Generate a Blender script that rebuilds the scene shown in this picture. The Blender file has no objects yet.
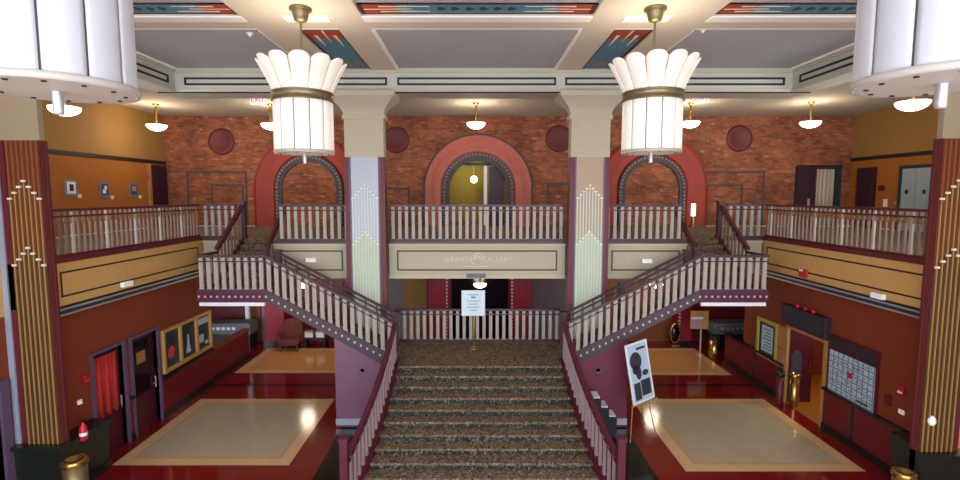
import bpy, math, random
from mathutils import Vector, Matrix
random.seed(7)
C = bpy.context.scene.collection
PI = math.pi
# ------------------------------------------------------------------ camera model
H = 6.0; F = 500.0; PITCH = math.atan(45/500.0); VPX = 475.0
CP, SP = math.cos(PITCH), math.sin(PITCH)
def ray(px, py):
    u = px-VPX; v = py-240.0
    return Vector((u, F*CP - v*SP, -F*SP - v*CP))
def atX(px, py, X):
    r = ray(px, py); t = X/r.x
    return (X, r.y*t, H+r.z*t)
def atY(px, py, Y):
    r = ray(px, py); t = Y/r.y
    return (r.x*t, Y, H+r.z*t)
def atZ(px, py, Z=0.0):
    r = ray(px, py); t = (Z-H)/r.z
    return (r.x*t, r.y*t, Z)

# ------------------------------------------------------------------ materials
def lin(c):
    c = c/255.0
    return c/12.92 if c <= 0.04045 else ((c+0.055)/1.055)**2.4
def rgb(r, g, b): return (lin(r), lin(g), lin(b), 1.0)
M = {}
def mat(name, col, rough=0.6, metal=0.0, emit=None, estr=0.0, noise=0.0, nscale=8.0, coat=0.0, bump=0.0, spec=None):
    m = bpy.data.materials.new(name); m.use_nodes = True
    nt = m.node_tree; b = nt.nodes['Principled BSDF']
    c = rgb(*col)
    b.inputs['Base Color'].default_value = c
    b.inputs['Roughness'].default_value = rough
    b.inputs['Metallic'].default_value = metal
    if spec is not None: b.inputs['Specular IOR Level'].default_value = spec
    if coat: b.inputs['Coat Weight'].default_value = coat; b.inputs['Coat Roughness'].default_value = 0.08
    if emit:
        b.inputs['Emission Color'].default_value = rgb(*emit); b.inputs['Emission Strength'].default_value = estr
    if noise or bump:
        tc = nt.nodes.new('ShaderNodeTexCoord'); n = nt.nodes.new('ShaderNodeTexNoise')
        n.inputs['Scale'].default_value = nscale; n.inputs['Detail'].default_value = 5
        nt.links.new(tc.outputs['Object'], n.inputs['Vector'])
        if noise:
            mx = nt.nodes.new('ShaderNodeMix'); mx.data_type = 'RGBA'
            mx.inputs[6].default_value = tuple(x*(1-noise) for x in c[:3])+(1,)
            mx.inputs[7].default_value = tuple(min(1, x*(1+noise)) for x in c[:3])+(1,)
            nt.links.new(n.outputs['Fac'], mx.inputs[0]); nt.links.new(mx.outputs[2], b.inputs['Base Color'])
        if bump:
            bp = nt.nodes.new('ShaderNodeBump'); bp.inputs['Strength'].default_value = bump
            nt.links.new(n.outputs['Fac'], bp.inputs['Height']); nt.links.new(bp.outputs['Normal'], b.inputs['Normal'])
    M[name] = m
    return m
def ramp_mat(name, stops, tex='noise', scale=10, rough=0.8, detail=6, stretch=(1, 1, 1)):
    m = mat(name, (128, 128, 128), rough); nt = m.node_tree; b = nt.nodes['Principled BSDF']
    tc = nt.nodes.new('ShaderNodeTexCoord'); mp = nt.nodes.new('ShaderNodeMapping'); mp.inputs['Scale'].default_value = stretch
    nt.links.new(tc.outputs['Object'], mp.inputs['Vector'])
    if tex == 'noise':
        n = nt.nodes.new('ShaderNodeTexNoise'); n.inputs['Detail'].default_value = detail; o = n.outputs['Fac']
    else:
        n = nt.nodes.new('ShaderNodeTexVoronoi'); o = n.outputs['Color']
    n.inputs['Scale'].default_value = scale
    nt.links.new(mp.outputs['Vector'], n.inputs['Vector'])
    cr = nt.nodes.new('ShaderNodeValToRGB')
    e = cr.color_ramp.elements
    e[0].position, e[0].color = stops[0][0], rgb(*stops[0][1])
    e[1].position, e[1].color = stops[-1][0], rgb(*stops[-1][1])
    for p, c in stops[1:-1]:
        k = e.new(p); k.color = rgb(*c)
    nt.links.new(o, cr.inputs['Fac']); nt.links.new(cr.outputs['Color'], b.inputs['Base Color'])
    return m
def brick_mat(name, c1, c2, mortar):
    m = mat(name, c1, 0.9); nt = m.node_tree; b = nt.nodes['Principled BSDF']
    tc = nt.nodes.new('ShaderNodeTexCoord'); sp = nt.nodes.new('ShaderNodeSeparateXYZ'); cb = nt.nodes.new('ShaderNodeCombineXYZ')
    nt.links.new(tc.outputs['Object'], sp.inputs[0]); nt.links.new(sp.outputs['X'], cb.inputs['X']); nt.links.new(sp.outputs['Z'], cb.inputs['Y'])
    br = nt.nodes.new('ShaderNodeTexBrick')
    br.inputs['Scale'].default_value = 1.0; br.inputs['Brick Width'].default_value = 0.30; br.inputs['Row Height'].default_value = 0.105
    br.inputs['Mortar Size'].default_value = 0.012; br.inputs['Bias'].default_value = -0.1
    br.inputs['Color1'].default_value = rgb(*c1); br.inputs['Color2'].default_value = rgb(*c2); br.inputs['Mortar'].default_value = rgb(*mortar)
    nt.links.new(cb.outputs[0], br.inputs['Vector'])
    n = nt.nodes.new('ShaderNodeTexNoise'); n.inputs['Scale'].default_value = 0.9; n.inputs['Detail'].default_value = 8; n.inputs['Roughness'].default_value = 0.7
    nt.links.new(cb.outputs[0], n.inputs['Vector'])
    cr = nt.nodes.new('ShaderNodeValToRGB'); e = cr.color_ramp.elements
    e[0].position = 0.32; e[0].color = (0.42, 0.36, 0.36, 1); e[1].position = 0.70; e[1].color = (1.35, 1.2, 1.05, 1)
    nt.links.new(n.outputs['Fac'], cr.inputs['Fac'])
    mx = nt.nodes.new('ShaderNodeMix'); mx.data_type = 'RGBA'; mx.blend_type = 'MULTIPLY'; mx.inputs[0].default_value = 0.9
    nt.links.new(br.outputs['Color'], mx.inputs[6]); nt.links.new(cr.outputs['Color'], mx.inputs[7])
    # pale worn patches
    n2 = nt.nodes.new('ShaderNodeTexNoise'); n2.inputs['Scale'].default_value = 5.0; n2.inputs['Detail'].default_value = 3
    mp = nt.nodes.new('ShaderNodeMapping'); mp.inputs['Scale'].default_value = (0.6, 1.8, 1)
    nt.links.new(cb.outputs[0], mp.inputs['Vector']); nt.links.new(mp.outputs['Vector'], n2.inputs['Vector'])
    cr2 = nt.nodes.new('ShaderNodeValToRGB'); e = cr2.color_ramp.elements
    e[0].position = 0.60; e[0].color = (0, 0, 0, 1); e[1].position = 0.74; e[1].color = (0.55, 0.55, 0.55, 1)
    nt.links.new(n2.outputs['Fac'], cr2.inputs['Fac'])
    mx2 = nt.nodes.new('ShaderNodeMix'); mx2.data_type = 'RGBA'; mx2.inputs[7].default_value = rgb(205, 165, 135)
    nt.links.new(cr2.outputs['Color'], mx2.inputs[0]); nt.links.new(mx.outputs[2], mx2.inputs[6])
    nt.links.new(mx2.outputs[2], b.inputs['Base Color'])
    return m

brick_mat('brick', (168, 100, 66), (122, 66, 44), (128, 98, 78))
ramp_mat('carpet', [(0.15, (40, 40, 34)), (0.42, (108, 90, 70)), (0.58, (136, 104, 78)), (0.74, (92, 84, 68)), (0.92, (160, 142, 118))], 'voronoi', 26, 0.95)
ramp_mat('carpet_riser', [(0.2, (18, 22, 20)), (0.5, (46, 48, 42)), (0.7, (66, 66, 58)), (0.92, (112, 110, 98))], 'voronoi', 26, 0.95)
mat('red_floor', (128, 24, 24), 0.10, noise=0.25, nscale=3, coat=0.3)
mat('cream_inlay', (222, 184, 134), 0.14, noise=0.12, nscale=6)
mat('taupe_inlay', (192, 176, 148), 0.14, noise=0.10, nscale=2.5)
mat('tan_lit_inlay', (214, 156, 96), 0.14, noise=0.12, nscale=5)  # rear panels: orange lamp light mixed into the colour; also thin front lines
mat('black_inlay', (18, 16, 18), 0.15)
mat('ochre_floor', (160, 100, 36), 0.35, noise=0.2)
mat('grey_ceiling', (178, 178, 178), 0.9, noise=0.06, nscale=1.5)
mat('cream', (214, 202, 180), 0.7, noise=0.04)
mat('cream_dark', (190, 180, 156), 0.7, noise=0.05)
mat('beam_stone', (188, 186, 172), 0.7, noise=0.04)
mat('white_mould', (250, 246, 238), 0.6)
mat('mezz_ceiling', (186, 176, 160), 0.9, noise=0.06)
mat('fascia_stone', (182, 172, 148), 0.7, noise=0.06)
mat('black_line', (30, 24, 22), 0.6)
mat('olive_line', (86, 80, 60), 0.6)
mat('ochre_wall', (160, 96, 32), 0.8, noise=0.08, nscale=1.2)
mat('ochre_upper', (152, 114, 58), 0.8, noise=0.06, nscale=1.2)
mat('gold_fascia', (204, 160, 94), 0.7, noise=0.08)
mat('brown_wall', (126, 50, 18), 0.75, noise=0.12, nscale=1.5)
mat('wine_wall', (104, 14, 28), 0.5, noise=0.15, nscale=2)
mat('black_stone', (30, 34, 32), 0.25, noise=0.3)
mat('silver', (186, 188, 196), 0.35, 0.6)
mat('silver_dark', (70, 72, 80), 0.4, 0.6)
mat('maroon', (92, 24, 34), 0.5)
mat('wine_rail', (82, 20, 38), 0.4)
mat('plum_rail', (74, 46, 58), 0.45)
mat('baluster', (168, 158, 149), 0.55, noise=0.05)
mat('baluster_shaded', (124, 98, 80), 0.55, noise=0.08)  # baluster paint darkened to carry the shade on the side rails
mat('plum_stringer', (84, 26, 58), 0.5)
mat('grey_stringer', (74, 62, 68), 0.55, noise=0.1)
mat('stud', (196, 180, 180), 0.4)
mat('plum_wall_daylit', (124, 84, 106), 0.55, noise=0.12, nscale=1.5)  # left stair wall, cool daylight mixed into the plum
mat('grey_wall', (118, 110, 116), 0.6, noise=0.1)
mat('skirting', (168, 178, 200), 0.3, 0.3)
mat('panel_daylit', (166, 170, 180), 0.4, 0.15, noise=0.10, nscale=3)  # left column's copy of the panel colour, with bluish daylight mixed in
mat('sage', (176, 188, 154), 0.45, 0.1, noise=0.08, nscale=3)
mat('tan_panel', (168, 144, 118), 0.45, 0.1, noise=0.08, nscale=3)
mat('reed_pale', (190, 198, 190), 0.4, 0.1)
mat('pier_brown', (98, 46, 18), 0.6, 0.0, noise=0.1)
mat('pier_gold', (74, 44, 18), 0.6, 0.0, noise=0.1)
mat('reed_gold', (178, 142, 78), 0.45, 0.1)
mat('chevron', (228, 220, 204), 0.5)
mat('lavender', (96, 76, 102), 0.5)
mat('arch_red', (150, 42, 20), 0.55, noise=0.14, nscale=1.4)
mat('arch_pink', (188, 106, 94), 0.6, noise=0.14, nscale=2)
mat('voussoir', (72, 66, 70), 0.7, noise=0.2)
mat('dentil', (128, 116, 116), 0.7)
mat('medallion', (98, 34, 40), 0.6, noise=0.15)
mat('brass', (178, 146, 82), 0.25, 0.9)
mat('antique_brass', (132, 118, 84), 0.35, 0.7)
mat('glass_lit', (228, 220, 212), 0.35, emit=(255, 240, 226), estr=0.26)
mat('glass_top', (226, 216, 204), 0.35, emit=(255, 236, 218), estr=0.24)
mat('glass_hot', (255, 250, 240), 0.35, emit=(255, 250, 244), estr=1.3)
mat('glass_day', (180, 180, 186), 0.4, emit=(232, 232, 240), estr=0.06)
mat('plate_white', (178, 172, 162), 0.5)
mat('bowl_glass', (250, 240, 220), 0.3, emit=(255, 244, 222), estr=2.6)
mat('ball_glass', (255, 240, 190), 0.3, emit=(255, 226, 150), estr=5.0)
mat('white_paint', (236, 236, 236), 0.4)
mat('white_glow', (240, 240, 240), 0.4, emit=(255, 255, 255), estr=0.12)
mat('crimson', (136, 18, 46), 0.5, noise=0.1)
mat('olive_tan', (150, 118, 60), 0.7, noise=0.15)
mat('baluster_stair_shaded', (150, 128, 130), 0.55, noise=0.06)  # darker tone for the shaded inner faces of main stair balusters
mat('seam_grey', (120, 118, 116), 0.6)
mat('neck_tan', (160, 142, 116), 0.7)
mat('reed_brown', (140, 78, 36), 0.5)
mat('scroll_gold', (150, 100, 52), 0.5)
mat('plum_wall_no_daylight', (112, 40, 64), 0.55, noise=0.12, nscale=1.5)  # same wall on the right, without the cool daylight tint
mat('dark_metal', (46, 44, 48), 0.4, 0.5)
mat('steel', (168, 190, 208), 0.35, 0.25, noise=0.1, nscale=1.5)
mat('steel_frame', (60, 70, 78), 0.4, 0.5)
mat('dark_door', (48, 16, 40), 0.45)
mat('wine_door', (72, 14, 30), 0.45)
mat('dark_glass', (20, 16, 26), 0.1)
mat('red_curtain', (186, 44, 40), 0.8, noise=0.3, nscale=7)
mat('pale_curtain', (176, 168, 154), 0.85, noise=0.1)
mat('wood', (120, 66, 30), 0.5, noise=0.25, nscale=6)
mat('gold_frame', (206, 160, 84), 0.4, 0.3)
mat('yellow_frame', (176, 166, 62), 0.45)
mat('tan_wood', (166, 122, 72), 0.5, noise=0.15)
mat('alarm_red', (196, 24, 40), 0.4)
mat('black', (20, 20, 22), 0.5)
mat('paper', (226, 230, 236), 0.7)
mat('paper_blue', (206, 222, 232), 0.7)
mat('ink', (44, 48, 58), 0.7)
mat('ink_soft', (110, 122, 138), 0.7)
mat('purple_board', (50, 32, 46), 0.6)
mat('teal', (84, 130, 150), 0.8, noise=0.22, nscale=3)
mat('paint_red', (162, 66, 40), 0.8, noise=0.15, nscale=3)
mat('paint_cream', (236, 218, 186), 0.8)
mat('paint_dark', (84, 26, 22), 0.8)
mat('paint_ochre', (176, 132, 62), 0.8)
mat('olive_wall', (150, 134, 62), 0.8, noise=0.1)
mat('grey_counter', (104, 108, 114), 0.6, noise=0.1)
mat('pinkish_wall', (150, 118, 122), 0.8, noise=0.15)
mat('exit_white', (240, 226, 220), 0.4, emit=(255, 232, 224), estr=0.6)
mat('exit_red', (200, 40, 44), 0.5, emit=(210, 40, 46), estr=0.5)
mat('upholstery', (112, 52, 50), 0.9, noise=0.5, nscale=14)
mat('poster_dark', (40, 52, 66), 0.3, noise=0.9, nscale=6)
mat('poster_pink', (200, 60, 84), 0.4)
mat('poster_lilac', (186, 140, 156), 0.5, noise=0.4, nscale=12)
mat('poster_pale', (176, 196, 206), 0.4)
mat('poster_sky', (176, 196, 214), 0.6, noise=0.1)
mat('mirror', (110, 130, 160), 0.1, 0.8)

# ------------------------------------------------------------------ mesh builder
class MB:
    def __init__(s): s.v = []; s.f = []; s.m = []; s.sm = []
    def add(s, vs, fs, mi=0, smooth=False):
        o = len(s.v); s.v += [Vector(p) for p in vs]
        for f in fs: s.f.append([i+o for i in f]); s.m.append(mi); s.sm.append(smooth)
        return s
    def box(s, x0, x1, y0, y1, z0, z1, mi=0):
        if x0 > x1: x0, x1 = x1, x0
        if y0 > y1: y0, y1 = y1, y0
        if z0 > z1: z0, z1 = z1, z0
        vs = [(x0, y0, z0), (x1, y0, z0), (x1, y1, z0), (x0, y1, z0), (x0, y0, z1), (x1, y0, z1), (x1, y1, z1), (x0, y1, z1)]
        return s.add(vs, [(0, 3, 2, 1), (4, 5, 6, 7), (0, 1, 5, 4), (1, 2, 6, 5), (2, 3, 7, 6), (3, 0, 4, 7)], mi)
    def prism(s, poly, ax, a0, a1, mi=0):
        # poly: 2-D outline (ccw), ax: extrusion axis
        def mk(p, a):
            return {'x': (a, p[0], p[1]), 'y': (p[0], a, p[1]), 'z': (p[0], p[1], a)}[ax]
        n = len(poly); vs = [mk(p, a0) for p in poly]+[mk(p, a1) for p in poly]
        fs = [tuple(range(n))[::-1], tuple(range(n, 2*n))]+[(i, (i+1) % n, n+(i+1) % n, n+i) for i in range(n)]
        return s.add(vs, fs, mi)
    def lathe(s, prof, c=(0, 0, 0), n=24, mi=0, a0=0, a1=2*PI, smooth=True):
        vs = []; full = abs(a1-a0-2*PI) < 1e-6; k = n if full else n+1
        for i in range(k):
            a = a0+(a1-a0)*i/n
            for r, z in prof: vs.append((c[0]+r*math.cos(a), c[1]+r*math.sin(a), c[2]+z))
        m = len(prof); fs = []
        for i in range(n):
            j = (i+1) % k
            for q in range(m-1):
                fs.append((i*m+q, j*m+q, j*m+q+1, i*m+q+1))
        return s.add(vs, fs, mi, smooth)
    def rod(s, p, q, r, n=8, mi=0):
        p, q = Vector(p), Vector(q); d = (q-p).normalized()
        a = d.orthogonal().normalized(); b = d.cross(a)
        vs = [p+a*r*math.cos(2*PI*i/n)+b*r*math.sin(2*PI*i/n) for i in range(n)]
        vs += [v+(q-p) for v in vs]
        fs = [tuple(range(n))[::-1], tuple(range(n, 2*n))]+[(i, (i+1) % n, n+(i+1) % n, n+i) for i in range(n)]
        return s.add(vs, fs, mi)
    def sweep(s, pts, w, h, mi=0):
        # rectangular section, w across, h vertical, along a polyline
        pts = [Vector(p) for p in pts]; vs = []
        for i, p in enumerate(pts):
            t = (pts[min(i+1, len(pts)-1)]-pts[max(i-1, 0)]); t.z = 0; t.normalize()
            sd = Vector((t.y, -t.x, 0))
            for a, b in ((-1, -1), (1, -1), (1, 1), (-1, 1)): vs.append(p+sd*(w/2*a)+Vector((0, 0, h/2*b)))
        fs = [(0, 1, 2, 3), tuple(4*(len(pts)-1)+k for k in (3, 2, 1, 0))]
        for i in range(len(pts)-1):
            for k in range(4): fs.append((4*i+k, 4*i+4+k, 4*i+4+(k+1) % 4, 4*i+(k+1) % 4))
        return s.add(vs, fs, mi)
    def arch(s, xc, zs, z0, prof, n=32, mi=0, leg=True):
        # profile of (radius, y) points swept round a half circle with straight legs
        st = []
        if leg: st.append((PI, z0-zs))
        st += [(PI-PI*i/n, 0) for i in range(n+1)]
        if leg: st.append((0, z0-zs))
        m = len(prof); vs = []
        for a, dz in st:
            for r, y in prof: vs.append((xc+r*math.cos(a), y, zs+r*math.sin(a)+dz))
        fs = [tuple(range(m)), tuple(m*(len(st)-1)+q for q in range(m))[::-1]]
        for i in range(len(st)-1):
            for q in range(m): fs.append((i*m+q, i*m+(q+1) % m, (i+1)*m+(q+1) % m, (i+1)*m+q))
        return s.add(vs, fs, mi)
    def build(s, name, mats, parent=None, origin=None, bevel=0.0):
        if not isinstance(mats, (list, tuple)): mats = [mats]
        me = bpy.data.meshes.new(name)
        org = Vector(origin) if origin is not None else Vector((0, 0, 0))
        off = org
        if parent is not None:
            off = org+parent_loc(parent)
        me.from_pydata([tuple(v-off) for v in s.v], [], s.f)
        for k in mats: me.materials.append(M[k] if isinstance(k, str) else k)
        for p, mi, sm in zip(me.polygons, s.m, s.sm): p.material_index = mi; p.use_smooth = sm
        import bmesh
        bm = bmesh.new(); bm.from_mesh(me); bmesh.ops.recalc_face_normals(bm, faces=bm.faces); bm.to_mesh(me); bm.free()
        o = bpy.data.objects.new(name, me); C.objects.link(o)
        if parent is not None: o.parent = parent; o.location = org
        else: o.location = org
        if bevel:
            b = o.modifiers.new('bevel', 'BEVEL'); b.width = bevel; b.segments = 2; b.limit_method = 'ANGLE'
        return o
def parent_loc(o):
    p = Vector((0, 0, 0))
    while o is not None: p += o.location; o = o.parent
    return p
def tag(o, label, cat, group=None, kind=None):
    if label: o['label'] = label
    if cat: o['category'] = cat
    if group: o['group'] = group
    if kind: o['kind'] = kind
    return o
def T(name, label, cat, loc, group=None):
    o = bpy.data.objects.new(name, None); C.objects.link(o); o.location = loc; o.empty_display_size = 0.2
    return tag(o, label, cat, group)
def S(name, mb, mats, label=None, cat=None, bevel=0):
    o = mb.build(name, mats, bevel=bevel); o['kind'] = 'structure'
    if label: tag(o, label, cat)
    return o
def inst(src, parent, loc=(0, 0, 0), rotz=0.0):
    c = src.copy(); C.objects.link(c); c.parent = parent; c.location = loc; c.rotation_euler = (0, 0, rotz)
    return c
def dup(root, loc, label, rotz=None):
    r = root.copy(); C.objects.link(r); r.location = loc; r['label'] = label
    if rotz is not None: r.rotation_euler = (0, 0, rotz)
    for ch in list(root.children):
        c = ch.copy(); C.objects.link(c); c.parent = r
        for g in list(ch.children):
            d = g.copy(); C.objects.link(d); d.parent = c
    return r
def text_part(name, body, size, m, parent, loc, rot, extrude=0.004, align='CENTER', spacing=1.0):
    cu = bpy.data.curves.new(name, 'FONT'); cu.body = body; cu.size = size; cu.extrude = extrude
    cu.align_x = align; cu.align_y = 'CENTER'; cu.space_character = spacing
    t = bpy.data.objects.new(name, cu); C.objects.link(t)
    bpy.context.view_layer.update()
    me = bpy.data.meshes.new_from_object(t); bpy.data.objects.remove(t)
    me.materials.clear(); me.materials.append(M[m])
    o = bpy.data.objects.new(name, me); C.objects.link(o); o.parent = parent
    o.location = Vector(loc)-(parent_loc(parent) if parent else Vector((0, 0, 0))); o.rotation_euler = rot
    return o

# ------------------------------------------------------------------ key levels
ZB = 4.69      # balcony floor
ZS = 3.69      # underside of the balcony
ZL = 1.78      # stair landing
Z2 = 3.53      # upper side landings
ZC = 9.30      # ceiling
XL, XR = -8.25, 8.70          # balcony fascias
WL, WR = -8.42, 9.00          # ground floor walls
YB = 14.0      # balcony front
YT = 15.0      # stair head / recessed balcony front
YK = 21.2      # brick wall
XC = 0.13

# ------------------------------------------------------------------ floor with inlaid panels
def floor_mesh():
    base = (-12.5, 12.5, -3.0, 21.3)
    rects = [(-3.45, -2.3, 7.5, 12.5, 4), (2.6, 3.9, 7.5, 12.5, 4),
             (-12.5, 12.5, 15.28, 15.46, 4)]
    for x0, x1, y0, y1, w, a in ((-8.1, -4.15, 10.65, 14.3, 0.34, 2), (4.6, 8.52, 10.4, 14.3, 0.34, 2),
                              (-8.15, -3.6, 16.45, 19.2, 0.3, 3), (4.2, 8.6, 16.25, 19.2, 0.3, 3),  # rear pair coloured as lit by the warm lamps
                              (-8.1, -4.15, 4.5, 9.2, 0.34, 2), (4.6, 8.52, 4.5, 9.0, 0.34, 2)):
        rects.append((x0, x1, y0, y1, 1)); rects.append((x0+w, x1-w, y0+w, y1-w, a))
        if a == 2:
            rects.append((x0+w-.05, x1-w+.05, y0+w-.05, y1-w+.05, 3)); rects.append((x0+w, x1-w, y0+w, y1-w, 2))
    xs = sorted({base[0], base[1]} | {r[0] for r in rects} | {r[1] for r in rects})
    ys = sorted({base[2], base[3]} | {r[2] for r in rects} | {r[3] for r in rects})
    mb = MB()
    for i in range(len(xs)-1):
        for j in range(len(ys)-1):
            cx, cy = (xs[i]+xs[i+1])/2, (ys[j]+ys[j+1])/2; mi = 0
            for r in rects:
                if r[0] < cx < r[1] and r[2] < cy < r[3]: mi = r[4]
            mb.add([(xs[i], ys[j], 0), (xs[i+1], ys[j], 0), (xs[i+1], ys[j+1], 0), (xs[i], ys[j+1], 0)], [(0, 1, 2, 3)], mi)
    return mb
S('floor', floor_mesh(), ['red_floor', 'cream_inlay', 'taupe_inlay', 'tan_lit_inlay', 'black_inlay'])

# ------------------------------------------------------------------ walls
def wall_y(x0, x1, y0, y1, z0, z1, holes):
    """wall running along Y with rectangular openings (ya, yb, za, zb)"""
    mb = MB(); cuts = sorted({y0, y1} | {h[0] for h in holes} | {h[1] for h in holes})
    for a, b in zip(cuts[:-1], cuts[1:]):
        zz = [(z0, z1)]
        for h in holes:
            if h[0] <= a+1e-6 and h[1] >= b-1e-6:
                zz = [(z0, h[2]), (h[3], z1)]
        for p, q in zz:
            if q-p > 1e-4: mb.box(x0, x1, a, b, p, q)
    return mb
D1 = (10.69, 11.64, 0, 2.48); D2 = (11.93, 12.92, 0, 2.48)
S('wall_left', wall_y(WL-.3, WL, 9.53, 15.6, 0, ZS, [D1, D2]), 'brown_wall')
DR = (12.45, 14.1, 0, 2.3)
S('wall_right', wall_y(WR, WR+.3, 9.23, 16.4, 0, ZS, [DR]), 'brown_wall')
# the wall beside the camera, one bay nearer
S('wall_near_left', MB().box(-9.3, -8.99, -3, 9.52, 0, ZS), 'brown_wall')
S('wall_near_right', MB().box(9.36, 9.6, -3, 9.0, 0, ZS), 'brown_wall')
S('wall_upper_near_left', MB().box(-9.3, -9.0, -3, 9.4, ZB, 8.05), 'ochre_upper')
S('wall_upper_near_right', MB().box(9.3, 9.6, -3, 9.08, ZB, 8.05), 'ochre_upper')
# wainscots with black ledge and base
def wainscot(n, x, sgn, spans, z1=1.05):
    for k, (a, b) in enumerate(spans):
        t = .35 if k == 0 and sgn > 0 else .05
        o = S('trim_%d' % (n+k), MB().box(x, x+sgn*t, a, b, 0, z1), 'black_stone' if (n+k) == 1 else 'wine_wall')
        MB().box(x-sgn*.0, x+sgn*(t+.07), a, b, z1, z1+.07).build('ledge', 'black_stone', o)
        MB().box(x, x+sgn*(t+.03), a, b, 0.0, .18).build('base', 'black_stone', o)
        if sgn < 0:
            st = MB(); y = a+.05
            while y < b: st.box(x, x+sgn*.07, y, y+.07, .18, z1); y += 1.4
            st.build('stile', 'black_stone', o)
wainscot(1, WL, 1, [(9.54, D1[0]-.1), (D1[1]+.1, D2[0]-.1), (D2[1]+.1, 15.6)])
wainscot(5, WR, -1, [(9.95, DR[0]-.02), (DR[1]+.02, 16.4)])
o = S('trim_8', MB().box(WR-.35, WR, 9.23, 9.95, 0, 1.05), 'black_stone')
MB().box(WR-.42, WR, 9.23, 9.98, 1.05, 1.12).build('ledge', 'black_stone', o)
# low walls carrying on past the end of the wall
for nm, x0, x1, ya, yb, sg in (('wall_low_left', WL-.15, WL, 15.6, 18.2, 1), ('wall_low_right', WR, WR+.15, 16.4, 17.6, -1)):
    o = S(nm, MB().box(x0, x1, ya, yb, 0, 1.0), 'wine_wall')
    MB().box(x0-.05, x1+.05, ya, yb, 1.0, 1.07).build('ledge', 'wood' if sg > 0 else 'black_stone', o)
    xx = x1 if sg > 0 else x0
    MB().box(xx, xx+sg*.05, ya, yb, 0, .18).build('base', 'black_stone', o)
# ground floor rear wall
bw = S('wall_back', MB().box(-12.5, 12.5, 20.2, 20.5, 0, ZS), 'wine_wall')
for x0, x1, z0, z1, m in ((-3.55, -2.9, 0, 3.3, 'grey_wall'), (-2.9, -1.95, 0, 3.3, 'olive_tan'), (-.95, 1.35, 0, 3.3, 'dark_glass'),
                          (2.25, 3.7, 0, 3.3, 'grey_wall'), (-9.3, -8.8, 0.0, 3.0, 'wood'), (-8.75, -8.05, 0, 3.0, 'pinkish_wall'),
                          (4.3, 8.1, 0.0, 3.1, 'wood')):
    MB().box(x0, x1, 20.14, 20.2, z0, z1).build('panel', m, bw)
for n, (xa, xb) in enumerate(((-12.5, -12.2), (12.2, 12.5))):
    S('wall_side_%s' % 'ab'[n], MB().box(xa, xb, 15, 20.5, 0, ZS), 'wine_wall')
# corridor behind the doorway on the right
S('wall_corridor_far', MB().box(11.6, 11.8, 11.5, 16.4, 0, 3.0), 'ochre_wall')
S('wall_corridor_end', MB().box(9.3, 11.6, 16.2, 16.4, 0, 3.0), 'brown_wall')
S('wall_corridor_near', MB().box(9.3, 11.6, 11.4, 11.6, 0, 3.0), 'ochre_wall')
S('ceiling_corridor', MB().box(9.3, 11.8, 11.4, 16.4, 3.0, 3.1), 'cream_dark')
S('floor_corridor', MB().box(9.0, 11.6, 11.6, 16.2, 0.0, 0.012), 'ochre_floor')

# ------------------------------------------------------------------ mezzanine slabs, fascias
fl = MB()
fl.box(-13, XL-.07, 9.4, YK, ZS+.12, ZB-.002); fl.box(XR+.07, 15.8, 9.1, YK, ZS+.12, ZB-.002)
fl.box(XL-.07, -7.05, YT+.07, YK, ZS+.05, ZB); fl.box(7.44, XR+.07, YT+.07, YK, ZS+.05, ZB)
fl.box(-7.05, -5.7, YT+.05, YK, ZS+.05, ZB); fl.box(6.0, 7.44, YT+.05, YK, ZS+.05, ZB)
fl.box(-5.69, 5.99, YB+.07, YK, ZS+.05, ZB)
S('floor_mezzanine', fl, 'carpet')
S('ceiling_under_balcony', MB().box(-12.5, 12.5, 15.06, 20.5, ZS-.04, ZS+.05).box(-5.7, 6.0, YB+.03, 15.06, ZS-.04, ZS+.05), 'cream_dark')
def frame_rect(mb, a0, a1, b0, b1, t, fn):
    """four strips; fn(a0,a1,b0,b1) adds one"""
    fn(a0, a1, b0, b0+t); fn(a0, a1, b1-t, b1); fn(a0, a0+t, b0+t, b1-t); fn(a1-t, a1, b0+t, b1-t)
# centre fascia and bays (facing the camera)
def fascia_x(name, x0, x1, y, zt=ZB, inset=True):
    o = S(name, MB().box(x0, x1, y, y+.06, ZS-.04, zt-.0), 'fascia_stone')
    mb = MB(); mb.box(x0, x1, y-.04, y, zt-.12, zt-.05); mb.box(x0, x1, y-.03, y, ZS-.04, ZS+.06); mb.build('moulding', 'cream_dark', o)
    MB().box(x0, x1, y-.05, y, zt-.05, zt+.02).build('edge', 'plum_rail', o)
    if inset:
        mb = MB(); frame_rect(mb, x0+.22, x1-.22, ZS+.18, zt-.24, .045, lambda a, b, c, d: mb.box(a, b, y-.015, y, c, d))
        mb.build('inset_line', 'olive_line', o)
    return o
FC = fascia_x('balcony_fascia', -2.42, 2.54, YB)
fascia_x('balcony_fascia', -5.7, -3.5, YB); fascia_x('balcony_fascia', 3.62, 6.0, YB)
fascia_x('balcony_fascia', XL+.06, -7.05, YT, inset=False); fascia_x('balcony_fascia', 7.44, XR-.06, YT, inset=False)
S('wall_stair_return_left', MB().box(-5.76, -5.7, YB, YT+.05, ZS, ZB), 'fascia_stone')
S('wall_stair_return_right', MB().box(6.0, 6.06, YB, YT+.05, ZS, ZB), 'fascia_stone')
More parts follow.
